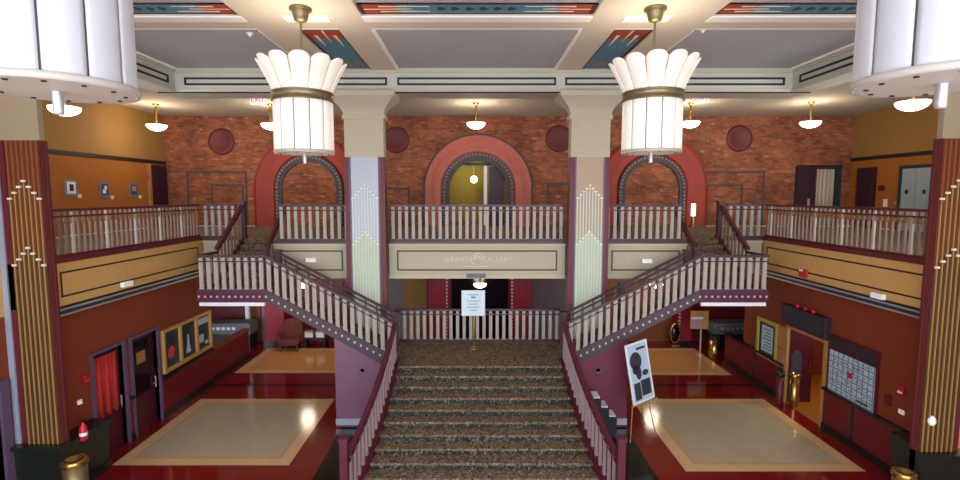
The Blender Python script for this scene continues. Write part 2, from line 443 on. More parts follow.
# side fascias (gold) with silver band
for nm, x, sg, y0, y1 in (('balcony_fascia', XL, 1, 9.53, YT+.06), ('balcony_fascia', XR, -1, 9.23, YT+.06)):
    o = S(nm, MB().box(x-sg*.06, x, y0, y1, ZS+.1, ZB-.04), 'gold_fascia')
    MB().box(x-sg*.1, x+sg*.03, y0, y1, ZB-.04, ZB+.06).build('edge', 'maroon', o)
    mb = MB(); frame_rect(mb, y0+.3, y1-.25, ZS+.27, ZB-.22, .035, lambda a, b, c, d: mb.box(x, x+sg*.012, a, b, c, d))
    mb.build('inset_line', 'black_line', o)
    MB().box(x, x+sg*.015, y0, y1, ZS+.055, ZS+.1).build('edge_line', 'black_line', o)
    mb = MB(); mb.box(x-sg*.3, x+sg*.06, y0, y1, ZS+.02, ZS+.055); mb.box(x-sg*.3, x+sg*.06, y0, y1, ZS-.09, ZS-.055); mb.build('silver_band', 'silver', o)
    MB().box(x-sg*.3, x+sg*.03, y0, y1, ZS-.055, ZS+.02).build('band_core', 'silver_dark', o)
# near bay fascia sliver left of the pier
S('balcony_fascia', MB().box(-9.3, -8.97, 5, 9.4, ZS, ZB), 'gold_fascia')
S('balcony_fascia', MB().box(9.28, 9.6, 5, 9.1, ZS, ZB), 'gold_fascia')

# ------------------------------------------------------------------ upper walls
arch_r = 1.2; ZSP = 6.25
out = [(-13, ZB), (XC-arch_r, ZB)]
out += [(XC-arch_r*math.cos(PI*i/24), ZSP+arch_r*math.sin(PI*i/24)) for i in range(25)]
out += [(XC+arch_r, ZB), (15.8, ZB), (15.8, ZC), (-13, ZC)]
bk = S('wall_brick', MB().prism(out, 'y', YK, YK+.35), 'brick')
ol = MB()
for x0, x1, z0, z1 in ((-11.15, -9.75, ZB, 6.45), (-12.15, -9.6, ZB, 7.0), (9.75, 11.3, ZB, 6.45), (9.4, 12.2, ZB, 7.0), (3.05, 4.0, ZB, 6.5), (-3.9, -2.75, ZB, 6.3)):
    ol.box(x0, x0+.09, YK-.012, YK, z0, z1); ol.box(x1-.09, x1, YK-.012, YK, z0, z1); ol.box(x0+.09, x1-.09, YK-.012, YK, z1-.09, z1)
ol.build('bricked_up_window_outline', 'voussoir', bk)
o = S('wall_upper_left', MB().box(-13.3, -13, 9.4, YK, ZB, 7.26), 'ochre_wall')
MB().box(-13.3, -13, 9.4, YK, 7.4, ZC).build('upper_band', 'ochre_upper', o)
MB().box(-13.3, -12.97, 9.4, YK, 7.26, 7.4).build('rail_moulding', 'black_line', o)
o = S('wall_upper_right', MB().box(15.8, 16.1, 9.1, YK, ZB, 7.4), 'ochre_wall')
MB().box(15.8, 16.1, 9.1, YK, 7.54, ZC).build('upper_band', 'ochre_upper', o)
MB().box(15.77, 16.1, 9.1, YK, 7.4, 7.54).build('rail_moulding', 'black_line', o)
# room behind the centre arch
S('wall_room', MB().box(-2.6, 2.8, 24.2, 24.4, ZB, 8).box(-2.6, -2.4, YK+.35, 24.2, ZB, 8).box(2.6, 2.8, YK+.35, 24.2, ZB, 8), 'olive_wall')
S('ceiling_room', MB().box(-2.6, 2.8, YK+.35, 24.4, 8, 8.1), 'cream_dark')
S('floor_room', MB().box(-2.6, 2.8, YK+.35, 24.4, ZB-.1, ZB), 'carpet')
def arched(name, label, xc, prof, ringp, m, nd, ring_out):
    t = T(name, label, 'arch', (xc, YK, ZB))
    MB().arch(xc, ZSP, ZB, prof).build('surround', m, t)
    MB().arch(xc, ZSP, ZB, ringp).build('inner_ring', 'voussoir', t)
    if m == 'arch_pink': MB().arch(xc, ZSP, ZB, [(2.225, YK), (2.225, YK-.14), (2.30, YK-.14), (2.30, YK)]).build('outer_bead', 'voussoir', t)
    r0 = ring_out-.05; nn = nd; rng = [c for c in t.children if c.name.startswith('inner_ring')][0]; ds = None
    for i in range(nn):
        a = PI*(i+.5)/nn; cx, cz = xc+r0*math.cos(a), ZSP+r0*math.sin(a)
        for s_ in (0,):
            e1 = Vector((math.cos(a), 0, math.sin(a))); e2 = Vector((-math.sin(a), 0, math.cos(a)))
            c = Vector((cx, YK-.16, cz)); vs = []
            for yy in (0, .06):
                for p, q in ((-1, -1), (1, -1), (1, 1), (-1, 1)): vs.append(c+e1*(.05*p)+e2*(.04*q)+Vector((0, yy, 0)))
            d = MB(); d.add(vs, [(0, 1, 2, 3), (7, 6, 5, 4), (0, 4, 5, 1), (1, 5, 6, 2), (2, 6, 7, 3), (3, 7, 4, 0)]); d.build('dentil', 'dentil', rng)
    k = int((ZSP-ZB)/.15)
    for i in range(k):
        for sx in (-1, 1):
            MB().box(xc+sx*r0-.05, xc+sx*r0+.05, YK-.16, YK-.1, ZB+.05+i*.15, ZB+.13+i*.15).build('dentil', 'dentil', rng)
    return t
arched('archway', 'pink moulded stone arch around the lit opening in middle of brick wall', XC,
       [(2.22, YK), (2.22, YK-.16), (2.12, YK-.22), (1.98, YK-.12), (1.85, YK-.22), (1.7, YK-.12), (1.6, YK-.08), (1.52, YK)],
       [(1.52, YK), (1.52, YK-.1), (1.2, YK-.1), (1.2, YK)], 'arch_pink', 30, 1.48)
for xc, lb in ((-6.98, 'bright red arch around bricked up opening behind the left chandelier'), (7.45, 'bright red arch around bricked up opening behind the right chandelier')):
    arched('archway', lb, xc, [(2.26, YK), (2.26, YK-.2), (2.16, YK-.24), (1.75, YK-.12), (1.5, YK-.08), (1.42, YK)],
           [(1.42, YK), (1.42, YK-.1), (1.14, YK-.1), (1.14, YK)], 'arch_red', 28, 1.38)
for xc, zc, lb in ((-10.6, 8.22, 'dark red round medallion on brick left of the red left arch'), (11.05, 8.35, 'dark red round medallion on brick right of the red right arch'),
                   (-3.3, 8.3, 'dark red round medallion on brick just right of the left column'), (3.5, 8.35, 'dark red round medallion on brick just left of the right column')):
    mb = MB(); n = 28
    mb.lathe([(0, 0), (.36, 0), (.40, .03), (.48, .03), (.54, 0), (.56, -.04)], n=n)
    mb.v = [Vector((v.x+xc, YK-.04-v.z, v.y+zc)) for v in mb.v]
    tag(mb.build('wall_medallion', 'medallion', origin=(xc, YK, zc)), lb, 'medallion', 'round medallions on the brick wall')
# things in the room behind the arch
t = T('open_door', 'dark door standing open with pale edge inside the middle arch', 'door', (.95, 21.75, ZB))
MB().box(.62, 1.25, 21.7, 21.76, ZB, 7.2).build('door_leaf', 'dark_door', t)
MB().box(.38, .52, 21.62, 21.78, ZB, 7.25).build('pale_jamb', 'white_paint', t)
MB().box(-1.05, 1.32, 21.58, 21.62, 7.25, 7.38).build('header', 'dark_metal', t)
t = T('globe_light', 'glowing round globe light inside the middle arch', 'light', (-.05, 23.4, 7.9))
mb = MB(); mb.lathe([(.0, -.17)]+[(.17*math.sin(PI*i/10), -.17*math.cos(PI*i/10)) for i in range(1, 10)]+[(0, .17)], (-.05, 23.4, 6.72), 18); mb.build('globe', 'ball_glass', t)
MB().rod((-.05, 23.4, 6.89), (-.05, 23.4, 8.0), .015).build('stem', 'antique_brass', t)

# ------------------------------------------------------------------ ceiling
YF = 13.4     # front of the beam over the columns
S('ceiling', MB().box(-13.3, 16.1, -3, 24.4, ZC, ZC+.2), 'grey_ceiling')
S('ceiling_mezzanine', MB().box(-13, 15.8, YF+.9, YK, ZC-.02, ZC).box(-13, -8.3, -3, YF+.9, ZC-.02, ZC).box(8.9, 15.8, -3, YF+.9, ZC-.02, ZC), 'mezz_ceiling')
def frieze():
    o = S('beam_frieze', MB().box(-8.3, 8.8, YF, YF+.9, 8.69, ZC).box(-8.4, -7.85, -3, YF, 8.69, ZC).box(8.31, 8.9, -3, YF, 8.69, ZC), 'beam_stone')
    mb = MB()
    for z0, z1 in ((8.69, 8.76), (9.18, 9.24)):
        mb.box(-7.81, 8.27, YF-.05, YF, z0, z1)
        mb.box(-7.85, -7.80, -3, YF, z0, z1); mb.box(8.26, 8.31, -3, YF, z0, z1)
    mb.build('moulding', 'cream_dark', o)
    mb = MB()
    for x0, x1 in ((-7.6, -2.3), (-2.03, 2.12), (2.36, 8.1)):
        frame_rect(mb, x0, x1, 8.86, 9.06, .05, lambda a, b, c, d: mb.box(a, b, YF-.02, YF, c, d))
    ys = [(-2, 3.6), (4.0, 8.9), (9.3, 13.1)]
    for a0, a1 in ys:
        for x, sg in ((-7.85, 1), (8.31, -1)):
            frame_rect(mb, a0, a1, 8.86, 9.06, .05, lambda a, b, c, d: mb.box(x, x+sg*.02, a, b, c, d))
    mb.build('inset_line', 'black_line', o)
    MB().box(-8.3, 8.8, YF-.01, YF+.02, 8.66, 8.69).build('shadow_bead', 'black_line', o)
frieze()
# ceiling beams (a grid) and panels
zb = ZC-.07
gx = [(-4.25, -3.5), (-2.68, -2.06), (2.14, 2.74), (3.56, 4.3)]
bm_ = MB()
for a, b in gx: bm_.box(a, b, -3, YF, zb, ZC)
cells = []
xs = [-7.85]+[v for p in gx for v in p]+[8.31]
cols = [(xs[i], xs[i+1]) for i in range(0, len(xs), 2)]
for a, b in cols:
    for y0, y1 in ((9.42, 10.05), (4.4, 5.0)): bm_.box(a, b, y0, y1, zb, ZC)
for k in (1, 3): bm_.box(cols[k][0], cols[k][1], 8.2, 9.42, zb, ZC)
o = S('ceiling_beams', bm_, 'cream')
mb = MB()
for a, b in cols:
    mb.box(a, b, 9.39, 9.66, zb-.02, zb); mb.box(a, b, 10.05, 10.24, ZC-.04, ZC)
    mb.box(a, b, 10.24, 10.3, ZC-.02, ZC)
for k in (0, 2, 4):
    a, b = cols[k]
    mb.box(a, a+.07, 10.3, YF, ZC-.05, ZC); mb.box(b-.07, b, 10.3, YF, ZC-.05, ZC)
mb.build('moulding', 'white_mould', o)
# painted panels: long ones between the beams nearer the camera, small ones beside the centre bay
pn = 0
def painted(x0, x1, y0, y1, along='x'):
    global pn
    z = ZC-.012
    def P_(a, b, h):   # a,b in 0..1 along/across
        if along == 'x': return (x0+(x1-x0)*a, y0+(y1-y0)*b, z-h)
        return (x0+(x1-x0)*b, y0+(y1-y0)*a, z-h)
    mb = MB()
    def poly(pts, mi, h): mb.add([P_(a, b, h) for a, b in pts]+[P_(a, b, 0) for a, b in pts],
                                 [tuple(range(len(pts))), tuple(range(len(pts), 2*len(pts)))[::-1]]+[(i, (i+1) % len(pts), len(pts)+(i+1) % len(pts), len(pts)+i) for i in range(len(pts))], mi)
    poly([(0, 0), (1, 0), (1, 1), (0, 1)], 0, .008)
    L = .17 if along == 'x' else .2
    for fl_ in ((0, 1) if along == 'x' else (0,)):
        g = (lambda a: a) if not fl_ else (lambda a: 1-a)
        nb = 2
        for k in range(nb):
            b0, b1 = k/nb, (k+1)/nb; bm = (b0+b1)/2
            poly([(g(0), b0), (g(L*.8), b0+.02), (g(L*1.05), bm), (g(L*.8), b1-.02), (g(0), b1)], 1, .012)
            poly([(g(0), b0-.0), (g(L*1.3), b0), (g(0), b0+.06)], 2, .016)
            poly([(g(L*.5), bm-.05), (g(L*1.75), bm), (g(L*.5), bm+.05)], 2, .016)
    if along == 'y':
        for k in range(5):
            b = .1+.18*k
            poly([(.72+.05*(k % 2), b), (.8+.05*(k % 2), b+.05), (.92, b+.03), (.85, b-.04)], 4, .016)
    else:
        for k in range(6):
            a = .34+.06*k
            poly([(a, .3), (a+.03, .5), (a, .7), (a-.012, .5)], 5, .012)
    t = .05
    for a, b, c, d in ((0, 1, 0, t*.8), (0, 1, 1-t*.8, 1), (0, t*.35, 0, 1), (1-t*.35, 1, 0, 1)) if along == 'x' else ((0, 1, 0, t), (0, 1, 1-t, 1)):
        poly([(a, c), (b, c), (b, d), (a, d)], 3, .02)
    pn += 1
    ob = S('ceiling_mural', mb, ['teal', 'paint_red', 'paint_cream', 'paint_dark', 'paint_ochre', 'ink'])
for k in (0, 2, 4): painted(cols[k][0]+.02, cols[k][1]-.02, 8.93, 9.41, 'x')
for k in (1, 3): painted(cols[k][0]+.02, cols[k][1]-.02, 10.34, YF-.02, 'y')
# sprinklers in the ceiling
for px, py, lb in ((250, 33, 'small white ceiling sprinkler above the left chandelier'), (703, 29, 'small white ceiling sprinkler right of the right chandelier')):
    p = atZ(px, py, ZC)
    t = T('ceiling_sprinkler', lb, 'sprinkler', (p[0], p[1], ZC), 'white ceiling sprinklers')
    MB().lathe([(0, 0), (.075, 0), (.06, -.03), (.03, -.04), (.03, -.07), (.0, -.07)], (p[0], p[1], ZC), 14).build('sprinkler_body', 'white_paint', t)

# ------------------------------------------------------------------ columns and piers
def chev_panel(t, x0, x1, y, z0, z1, mA, mB_, mC, reed, n=9, reed2=None, apex=(6.28, 5.03)):
    w = (x1-x0)/n; mid = (n-1)/2; st = .085 if n == 9 else .11
    def top(i, ap): return ap-abs(i-mid)*st
    cols_ = [(z1, None)]
    A = MB(); B = MB(); Cc = MB(); R = MB(); R2 = MB(); D = []
    for i in range(n):
        a, b = x0+i*w, x0+(i+1)*w; t1, t2 = top(i, apex[0]), top(i, apex[1])
        A.box(a, b, y, y+.02, t1, z1); B.box(a, b, y-.015, y+.02, t2, t1); Cc.box(a, b, y-.03, y+.02, z0, t2)
        c = (a+b)/2
        q = .085 if n == 7 else .16; R.box(c-w*q, c+w*q, y-.032, y-.015, t2, t1-.05); R.box(c-w*q, c+w*q, y-.05, y-.03, z0, t2-.05)
        if reed2: R2.box(c-w*.15, c+w*.15, y-.018, y, t1, z1)
        D += [MB().box(c-w*.42, c+w*.42, y-.045, y-.0, t1-.04, t1), MB().box(c-w*.42, c+w*.42, y-.06, y-.015, t2-.04, t2)]
    A.build('upper_panel', mA, t); B.build('middle_panel', mB_, t); Cc.build('lower_panel', mC, t)
    R.build('reeds', reed, t)
    if reed2: R2.build('upper_reeds', reed2, t)
    for d in D: d.build('chevron_block', 'chevron', t)
def pillar(name, label, x0, x1, y0, y1, panel, edge, z0=0, ztop=8.69, plinth=False, trimm='lavender', s0=.13, s1=.13, n=9, reed2=None, neck='fascia_stone'):
    xc = (x0+x1)/2
    t = T(name, label, 'column', (xc, (y0+y1)/2, z0))
    if plinth:
        MB().box(x0, x1, y0+.02, y1, z0, 7.01).build('shaft', 'pier_brown', t)
        xi, sg = (x1, 1) if x0 < 0 else (x0, -1)
        MB().box(xi, xi+sg*.03, y1-.05, y1, 1.16, 7.01).build('edge_strip', 'maroon', t)
    else:
        MB().box(x0+.05, x1-.05, y0+.05, y1, z0, 8.06).build('shaft', 'fascia_stone', t)
    e = MB()
    yb2 = y0+.02 if plinth else y1
    if s0 > 0: e.box(x0, x0+s0, y0, yb2, z0, 7.01)
    if s1 > 0: e.box(x1-s1, x1, y0, yb2, z0, 7.01)
    if e.v: e.build('side_trim', edge, t)
    if plinth and x0 < 0: MB().box(x0, x0+.11, y0-.03, y0, 1.16, 7.01).build('grey_strip', 'skirting', t)
    e = MB(); tw = .012 if plinth else .045; e.box(x0+s0, x0+s0+tw, y0-.02, y0+.05, z0, 7.01).box(x1-s1-tw, x1-s1, y0-.02, y0+.05, z0, 7.01); e.build('inner_trim', trimm, t)
    MB().box(x0+.02, x1-.02, y0-.0, y1, 7.01, 8.06).build('neck', neck, t)
    pr = []
    for i in range(9):
        a = i/8; pr.append((.30*(1-math.cos(a*PI/2)), 8.12+a*.42))
    pr += [(.33, 8.56), (.33, ztop)]
    k = MB(); rings = [(0.03, 8.0), (0.03, 8.12)]+pr
    vs = []
    for d, z in rings: vs += [(x0-d, y0-d, z), (x1+d, y0-d, z), (x1+d, y1+d, z), (x0-d, y1+d, z)]
    fs = [(3, 2, 1, 0), tuple(4*(len(rings)-1)+q for q in range(4))]
    for i in range(len(rings)-1):
        for q in range(4): fs.append((4*i+q, 4*i+(q+1) % 4, 4*i+4+(q+1) % 4, 4*i+4+q))
    k.add(vs, fs); k.build('capital', neck, t)
    chev_panel(t, x0+s0+tw, x1-s1-tw, y0, z0 if not plinth else 1.1, 7.01, *panel, n=n, reed2=reed2)
    return t
pillar('column', 'square column with panel in a cool daylit tint and flared cream capital, left of the stairs', -3.5, -2.42, 13.5, 13.85,
       ('panel_daylit', 'panel_daylit', 'sage', 'reed_pale'), 'maroon')
pillar('column', 'square column with tan and sage panel and flared cream capital, right of the stairs', 2.54, 3.62, 13.5, 13.85,
       ('tan_panel', 'tan_panel', 'sage', 'reed_pale'), 'maroon')
for lb, x0, x1, y0, y1 in (('brown pier with gold reeds at the far left edge of the hall', -8.98, -8.06, 9.4, 9.52), ('brown pier with gold reeds at the far right edge of the hall', 8.37, 9.16, 9.1, 9.22)):
    t = pillar('pier', lb, x0, x1, y0, y1, ('pier_brown', 'pier_brown', 'pier_gold', 'reed_gold'), 'maroon', plinth=True, trimm='maroon', s0=.23 if x0 < 0 else .02, s1=.02 if x0 < 0 else .1, n=7, reed2='reed_brown', neck='neck_tan')
    MB().box(x0, x1+.02, y0-.12, y1, 0, 1.08).build('plinth', 'black_stone', t)
    MB().box(x0, x1+.06, y0-.2, y1, 1.08, 1.16).build('plinth_ledge', 'black_stone', t)

# ------------------------------------------------------------------ stairs
def edgeL(y): k = (12.1-y)/3.3; return -1.92-.33*k*k-.05*k
def edgeR(y): k = (12.1-y)/3.3; return 2.16+.36*k*k+.06*k
t = T('grand_staircase', 'wide carpeted main staircase rising from the hall to the middle landing', 'staircase', (XC, 10.5, 0))
RI = ZL/12; TR = .30
for n in range(12):
    st = MB()
    zt = ZL-RI*n; y1 = 12.1-TR*(n-1) if n else 14.3; y0 = 12.1-TR*n
    xa, xb = edgeL(y0), edgeR(y0)
    st.box(xa, xb, y0-.03, y1 if n else 12.3, zt-.05, zt)
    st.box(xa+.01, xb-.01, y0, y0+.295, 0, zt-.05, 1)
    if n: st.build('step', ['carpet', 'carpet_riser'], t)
    else:
        st.box(-2.4, 2.52, 12.3, 14.3, ZL-.05, ZL)
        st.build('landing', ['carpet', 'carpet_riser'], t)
MB().box(-1.98, 2.26, 12.42, 14.3, 0, ZL-.05).build('landing_core', 'plum_wall_daylit', t)
for sd, ed in (('L', edgeL), ('R', edgeR)):
    mb = MB(); sg = -1 if sd == 'L' else 1; n = 14; vs = []
    for i in range(n+1):
        y = 12.5-3.75*i/n; zt = min(ZL, ZL-(12.1-y)*RI/TR)+.06; x = ed(min(y, 12.1)); zt = max(zt, .15)
        for dx in (0.0, .16): vs += [(x+sg*dx, y, 0), (x+sg*dx, y, zt)]
    fs = [(0, 1, 3, 2), (4*n, 4*n+2, 4*n+3, 4*n+1)]
    for i in range(n):
        a, b = 4*i, 4*i+4
        fs += [(a, b, b+1, a+1), (a+2, a+3, b+3, b+2), (a+1, b+1, b+3, a+3), (a, a+2, b+2, b)]
    mb.add(vs, fs); mb.build('side_stringer', 'wine_rail', t)

# baluster mesh (shared)
def baluster_src(w, d, h, m, name='baluster'):
    mb = MB(); mb.box(-w/2, w/2, -d/2, d/2, 0, h); mb.box(-w*.62, w*.62, -d*.7, d*.7, 0, .05)
    mb.box(-w*.2, w*.2, -d/2-.008, -d/2, .07, h-.14)
    o = mb.build(name, m); me = o.data; bpy.data.objects.remove(o); return me
_bal = {}
BAL, BALT, BALS = (.088, .045, 'baluster'), (.05, .045, 'baluster_shaded'), (.055, .045, 'baluster')
def bal_mesh(k, h):
    if (k, h) not in _bal: _bal[(k, h)] = baluster_src(k[0], k[1], h, k[2])
    return _bal[(k, h)]
_mb = MB(); _mb.lathe([(.045, -.012), (.07, -.012), (.07, .012), (.045, .012), (.045, -.012)], n=12)
_mb.v = [Vector((v.x, v.z, v.y)) for v in _mb.v]; _o = _mb.build('scroll', 'scroll_gold'); SCROLL = _o.data; bpy.data.objects.remove(_o)
def put(me, parent, loc, rz=0, nm='baluster'):
    o = bpy.data.objects.new(nm, me); C.objects.link(o); o.parent = parent
    o.location = Vector(loc)-parent.location; o.rotation_euler = (0, 0, rz); return o
def railing(label, path, h=1.0, step=.2, me=None, railm='plum_rail', newels=(), base=True, name='railing', newel_h=1.12, low=True, posts=None, nm='plum_rail', rw=.09, mid=True, scroll=False):
    me = me or BAL
    pts = [Vector(p) for p in path]
    t = T(name, label, 'railing', tuple(pts[0]))
    up = Vector((0, 0, 1))
    MB().sweep([p+up*(h-.03) for p in pts], rw, .06).build('top_rail', railm, t)
    if mid: MB().sweep([p+up*(h-.16) for p in pts], .06, .035).build('middle_rail', railm, t)
    if base: MB().sweep([p+up*.03 for p in pts], .08, .06).build('bottom_rail', railm, t)
    # balusters along the path
    segs = [(a, b, (b-a)) for a, b in zip(pts[:-1], pts[1:])]
    L = [Vector((d.x, d.y, 0)).length for a, b, d in segs]; tot = sum(L); n = max(1, round(tot/step))
    for i in range(n):
        s = tot*(i+.5)/n; k = 0
        while k < len(L)-1 and s > L[k]: s -= L[k]; k += 1
        a, b, d = segs[k]; p = a+d*(s/L[k]); rz = math.atan2(d.y, d.x)
        m_ = me
        if posts and i % posts == posts//2: m_ = BALS
        put(bal_mesh(m_, round(h-.085, 3)), t, p+up*.03, rz)
        if scroll: put(SCROLL, t, p+up*(h-.24), rz, 'scroll')
    for q in newels:
        q = Vector(q)
        mb = MB(); w = .07
        mb.box(q.x-w, q.x+w, q.y-w, q.y+w, q.z-.05, q.z+newel_h); mb.box(q.x-w*1.3, q.x+w*1.3, q.y-w*1.3, q.y+w*1.3, q.z+newel_h, q.z+newel_h+.05)
        mb.box(q.x-w*1.2, q.x+w*1.2, q.y-w*1.2, q.y+w*1.2, q.z-.05, q.z+.12)
        mb.build('newel_post', nm, t)
    return t
# balcony rails
yb = YB+.08
railing('straight white balustrade of the middle balcony above the lettered panel', [(-2.40, yb, ZB+.02), (2.52, yb, ZB+.02)], 1.02, .19)
railing('short white balcony balustrade between left column and left stair head', [(-5.55, yb, ZB+.02), (-3.52, yb, ZB+.02)], 1.02)
railing('short white balcony balustrade between right column and right stair head', [(3.64, yb, ZB+.02), (5.85, yb, ZB+.02)], 1.02)
yt = YT+.1
railing('short set back balustrade between left side balcony and left upper steps', [(XL+.02, yt, ZB+.02), (-7.2, yt, ZB+.02)], 1.02)
railing('short set back balustrade between right side balcony and right upper steps', [(7.6, yt, ZB+.02), (XR-.02, yt, ZB+.02)], 1.02)
railing('long shade-toned balustrade of the left side balcony above gold panel', [(XL-.06, 9.75, ZB+.06), (XL-.06, YT+.02, ZB+.06)], .98, .16, BALT, 'maroon', posts=6, scroll=True)
railing('long shade-toned balustrade of the right side balcony above gold panel', [(XR+.06, 9.45, ZB+.06), (XR+.06, YT+.02, ZB+.06)], .98, .16, BALT, 'maroon', posts=6, scroll=True)
railing('white balustrade at the back of the middle landing behind the notice', [(-2.32, 14.2, ZL), (2.46, 14.2, ZL)], .95, .19)
# main stair curved rails
for sg, ed, lb in ((-1, edgeL, 'curved wine red handrail along left edge of the main carpeted stairs'), (1, edgeR, 'curved wine red handrail along right edge of the main carpeted stairs')):
    path = []
    for i in range(15):
        y = 12.35-3.45*i/14; zt = min(ZL, ZL-(12.1-y)*RI/TR)+.06
        path.append((ed(min(y, 12.1))+sg*.08, y, zt))
    e = path[-1]
    railing(lb, path, .95, .19, (.06, .05, 'baluster_stair_shaded'), 'wine_rail', newels=[(e[0]+sg*.06, e[1]-.05, e[2])], newel_h=1.25, nm='wine_rail', rw=.1)
# side flights
def side_flight(sg, xb, xt, xe, wall_x, side):
    nR = 12; rise = (Z2-ZL)/nR; run = (xt-xb)/nR; yf, yk = 12.5, 13.4
    t = T('side_staircase', 'carpeted %s staircase turning from the middle landing up to the balcony' % side, 'staircase', (sg*(xb+xt)/2, 12.95, 0))
    tr = MB()
    for i in range(nR):
        z = ZL+rise*(i+1); a = sg*(xb+run*i); b = sg*(xb+run*(i+1))
        MB().box(a, b, yf+.06, yk-.02, z-rise-.12, z).build('step', 'carpet', t)
    MB().box(sg*xt, sg*(xe-.02), yf+.06, 13.44, Z2-.14, Z2).build('side_landing', 'carpet', t)
    sl = (Z2-ZL)/(xt-xb)
    def stringer(ya, yb_, m, m2):
        # sloping board then level board
        d = .26
        poly = [(sg*(xb-.1), ZL-.1), (sg*(xb+.1), ZL-.28), (sg*xt, Z2-.22), (sg*xe, Z2-.22), (sg*xe, Z2+.03), (sg*xt, Z2+.03), (sg*xb, ZL+.03+.03)]
        if sg > 0: poly = poly
        return MB().prism(poly, 'y', ya, yb_)
    fs = stringer(yf, yf+.06, 0, 0).build('front_stringer', 'grey_stringer', t)
    stringer(yk-.02, yk+.02, 0, 0).build('rear_stringer', 'grey_stringer', t)
    fac = MB().box(sg*(xt+.02), sg*xe, yf-.012, yf, Z2-.22, Z2+.03); fac = fac.build('landing_fascia', 'plum_stringer', t)
    L = int((xt-xb)/.16)
    for i in range(L+1):
        x = xb+.12+(xt-xb-.12)*i/L; z = ZL+(x-xb)*sl-.1
        MB().box(sg*(x-.022), sg*(x+.022), yf-.02, yf, z-.026, z+.026).build('stud', 'stud', fs)
    k = int((xe-xt)/.15)
    for i in range(1, k+1):
        x = xt+(xe-xt)*i/(k+.4)
        MB().box(sg*(x-.022), sg*(x+.022), yf-.03, yf-.012, Z2-.12, Z2-.07).build('stud', 'stud', fac)
    MB().box(sg*(xt+.0), sg*xe, yf+.06, 13.44, Z2-.24, Z2-.14).build('soffit', 'plum_stringer', t)
    MB().box(sg*(xt+.05), sg*(xe-.05), yf+.0, yf+.1, Z2-.34, Z2-.25).build('light_strip', 'white_paint', t)
    # plastered support wall under the lower half of the flight
    top = lambda x: ZL+(x-xb)*sl-.26
    poly = [(sg*xb, 0), (sg*wall_x, 0), (sg*wall_x, top(wall_x)), (sg*xb, top(xb))]
    MB().prism(poly, 'y', yf+.02, 13.45).build('support_wall', 'plum_wall_daylit' if sg < 0 else 'plum_wall_no_daylight', t)
    MB().box(sg*(xb+.2), sg*(wall_x+.01), yf-.01, yf+.02, .06, .22).build('skirting', 'skirting', t)
    r = MB(); x = sg*(wall_x-.25 if sg > 0 else wall_x-.2); r.lathe([(0, 0), (.05, 0), (.07, -.02)], n=14)
    r.v = [Vector((v.x+sg*(xb+.9), yf+.02+v.z-.0, v.y+1.5)) for v in r.v]; r.build('wall_light', 'grey_wall', t)
    # upper steps to the balcony
    nU = 7; ru = (ZB-Z2)/nU; yu0, yu1 = 13.5, YT+.05; tru = (yu1-yu0)/(nU-1)
    xi = xt+.4 if sg < 0 else xt+.3
    u = t
    for i in range(nU-1):
        MB().box(sg*xi, sg*(xe-.06), yu0+tru*i, yu0+tru*(i+1) if i < nU-2 else yu1, Z2-.14, Z2+ru*(i+1)).build('upper_step', 'carpet', u)
    for xx, dxx in ((xi-.05, .05), (xe-.06, .06)):
        mb = MB(); mb.prism([(yu0-.05, Z2-.2), (yu1, ZB-.5), (yu1, ZB+.06), (yu0-.05, Z2+.14)], 'x', sg*xx, sg*(xx+dxx)); mb.build('upper_stringer', 'plum_rail', u)
    # rails of this side
    fr = yf+.03
    railing('white balustrade along front of the %s flight and its side landing' % side,
            [(sg*xe-sg*.03, fr, Z2+.03), (sg*xt, fr, Z2+.03), (sg*(xb+.08), fr, ZL+.06)], .93, .19, (.1, .05, 'baluster'), newels=[], name='stair_railing')
    railing('plum double handrail along back of the %s flight in front of the column' % side,
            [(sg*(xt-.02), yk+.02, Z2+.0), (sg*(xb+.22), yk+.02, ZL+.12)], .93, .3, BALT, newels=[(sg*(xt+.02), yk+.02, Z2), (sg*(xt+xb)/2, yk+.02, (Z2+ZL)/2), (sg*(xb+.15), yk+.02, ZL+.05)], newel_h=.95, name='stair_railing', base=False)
    railing('sloping handrail on the outer edge of the %s upper steps' % side,
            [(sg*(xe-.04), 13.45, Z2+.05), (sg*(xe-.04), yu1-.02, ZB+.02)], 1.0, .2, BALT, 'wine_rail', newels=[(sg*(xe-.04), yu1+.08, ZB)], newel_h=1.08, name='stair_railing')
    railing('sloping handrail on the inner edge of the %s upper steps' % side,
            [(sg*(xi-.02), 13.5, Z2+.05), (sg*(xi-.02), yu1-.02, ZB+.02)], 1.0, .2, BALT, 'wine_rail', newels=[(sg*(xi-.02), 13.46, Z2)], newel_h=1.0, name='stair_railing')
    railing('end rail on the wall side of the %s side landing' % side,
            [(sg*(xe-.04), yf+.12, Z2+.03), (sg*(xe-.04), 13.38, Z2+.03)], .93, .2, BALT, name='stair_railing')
side_flight(-1, 2.0, 5.3, 7.05, 3.6, 'left')
side_flight(1, 2.28, 5.7, 7.44, 3.93, 'right')

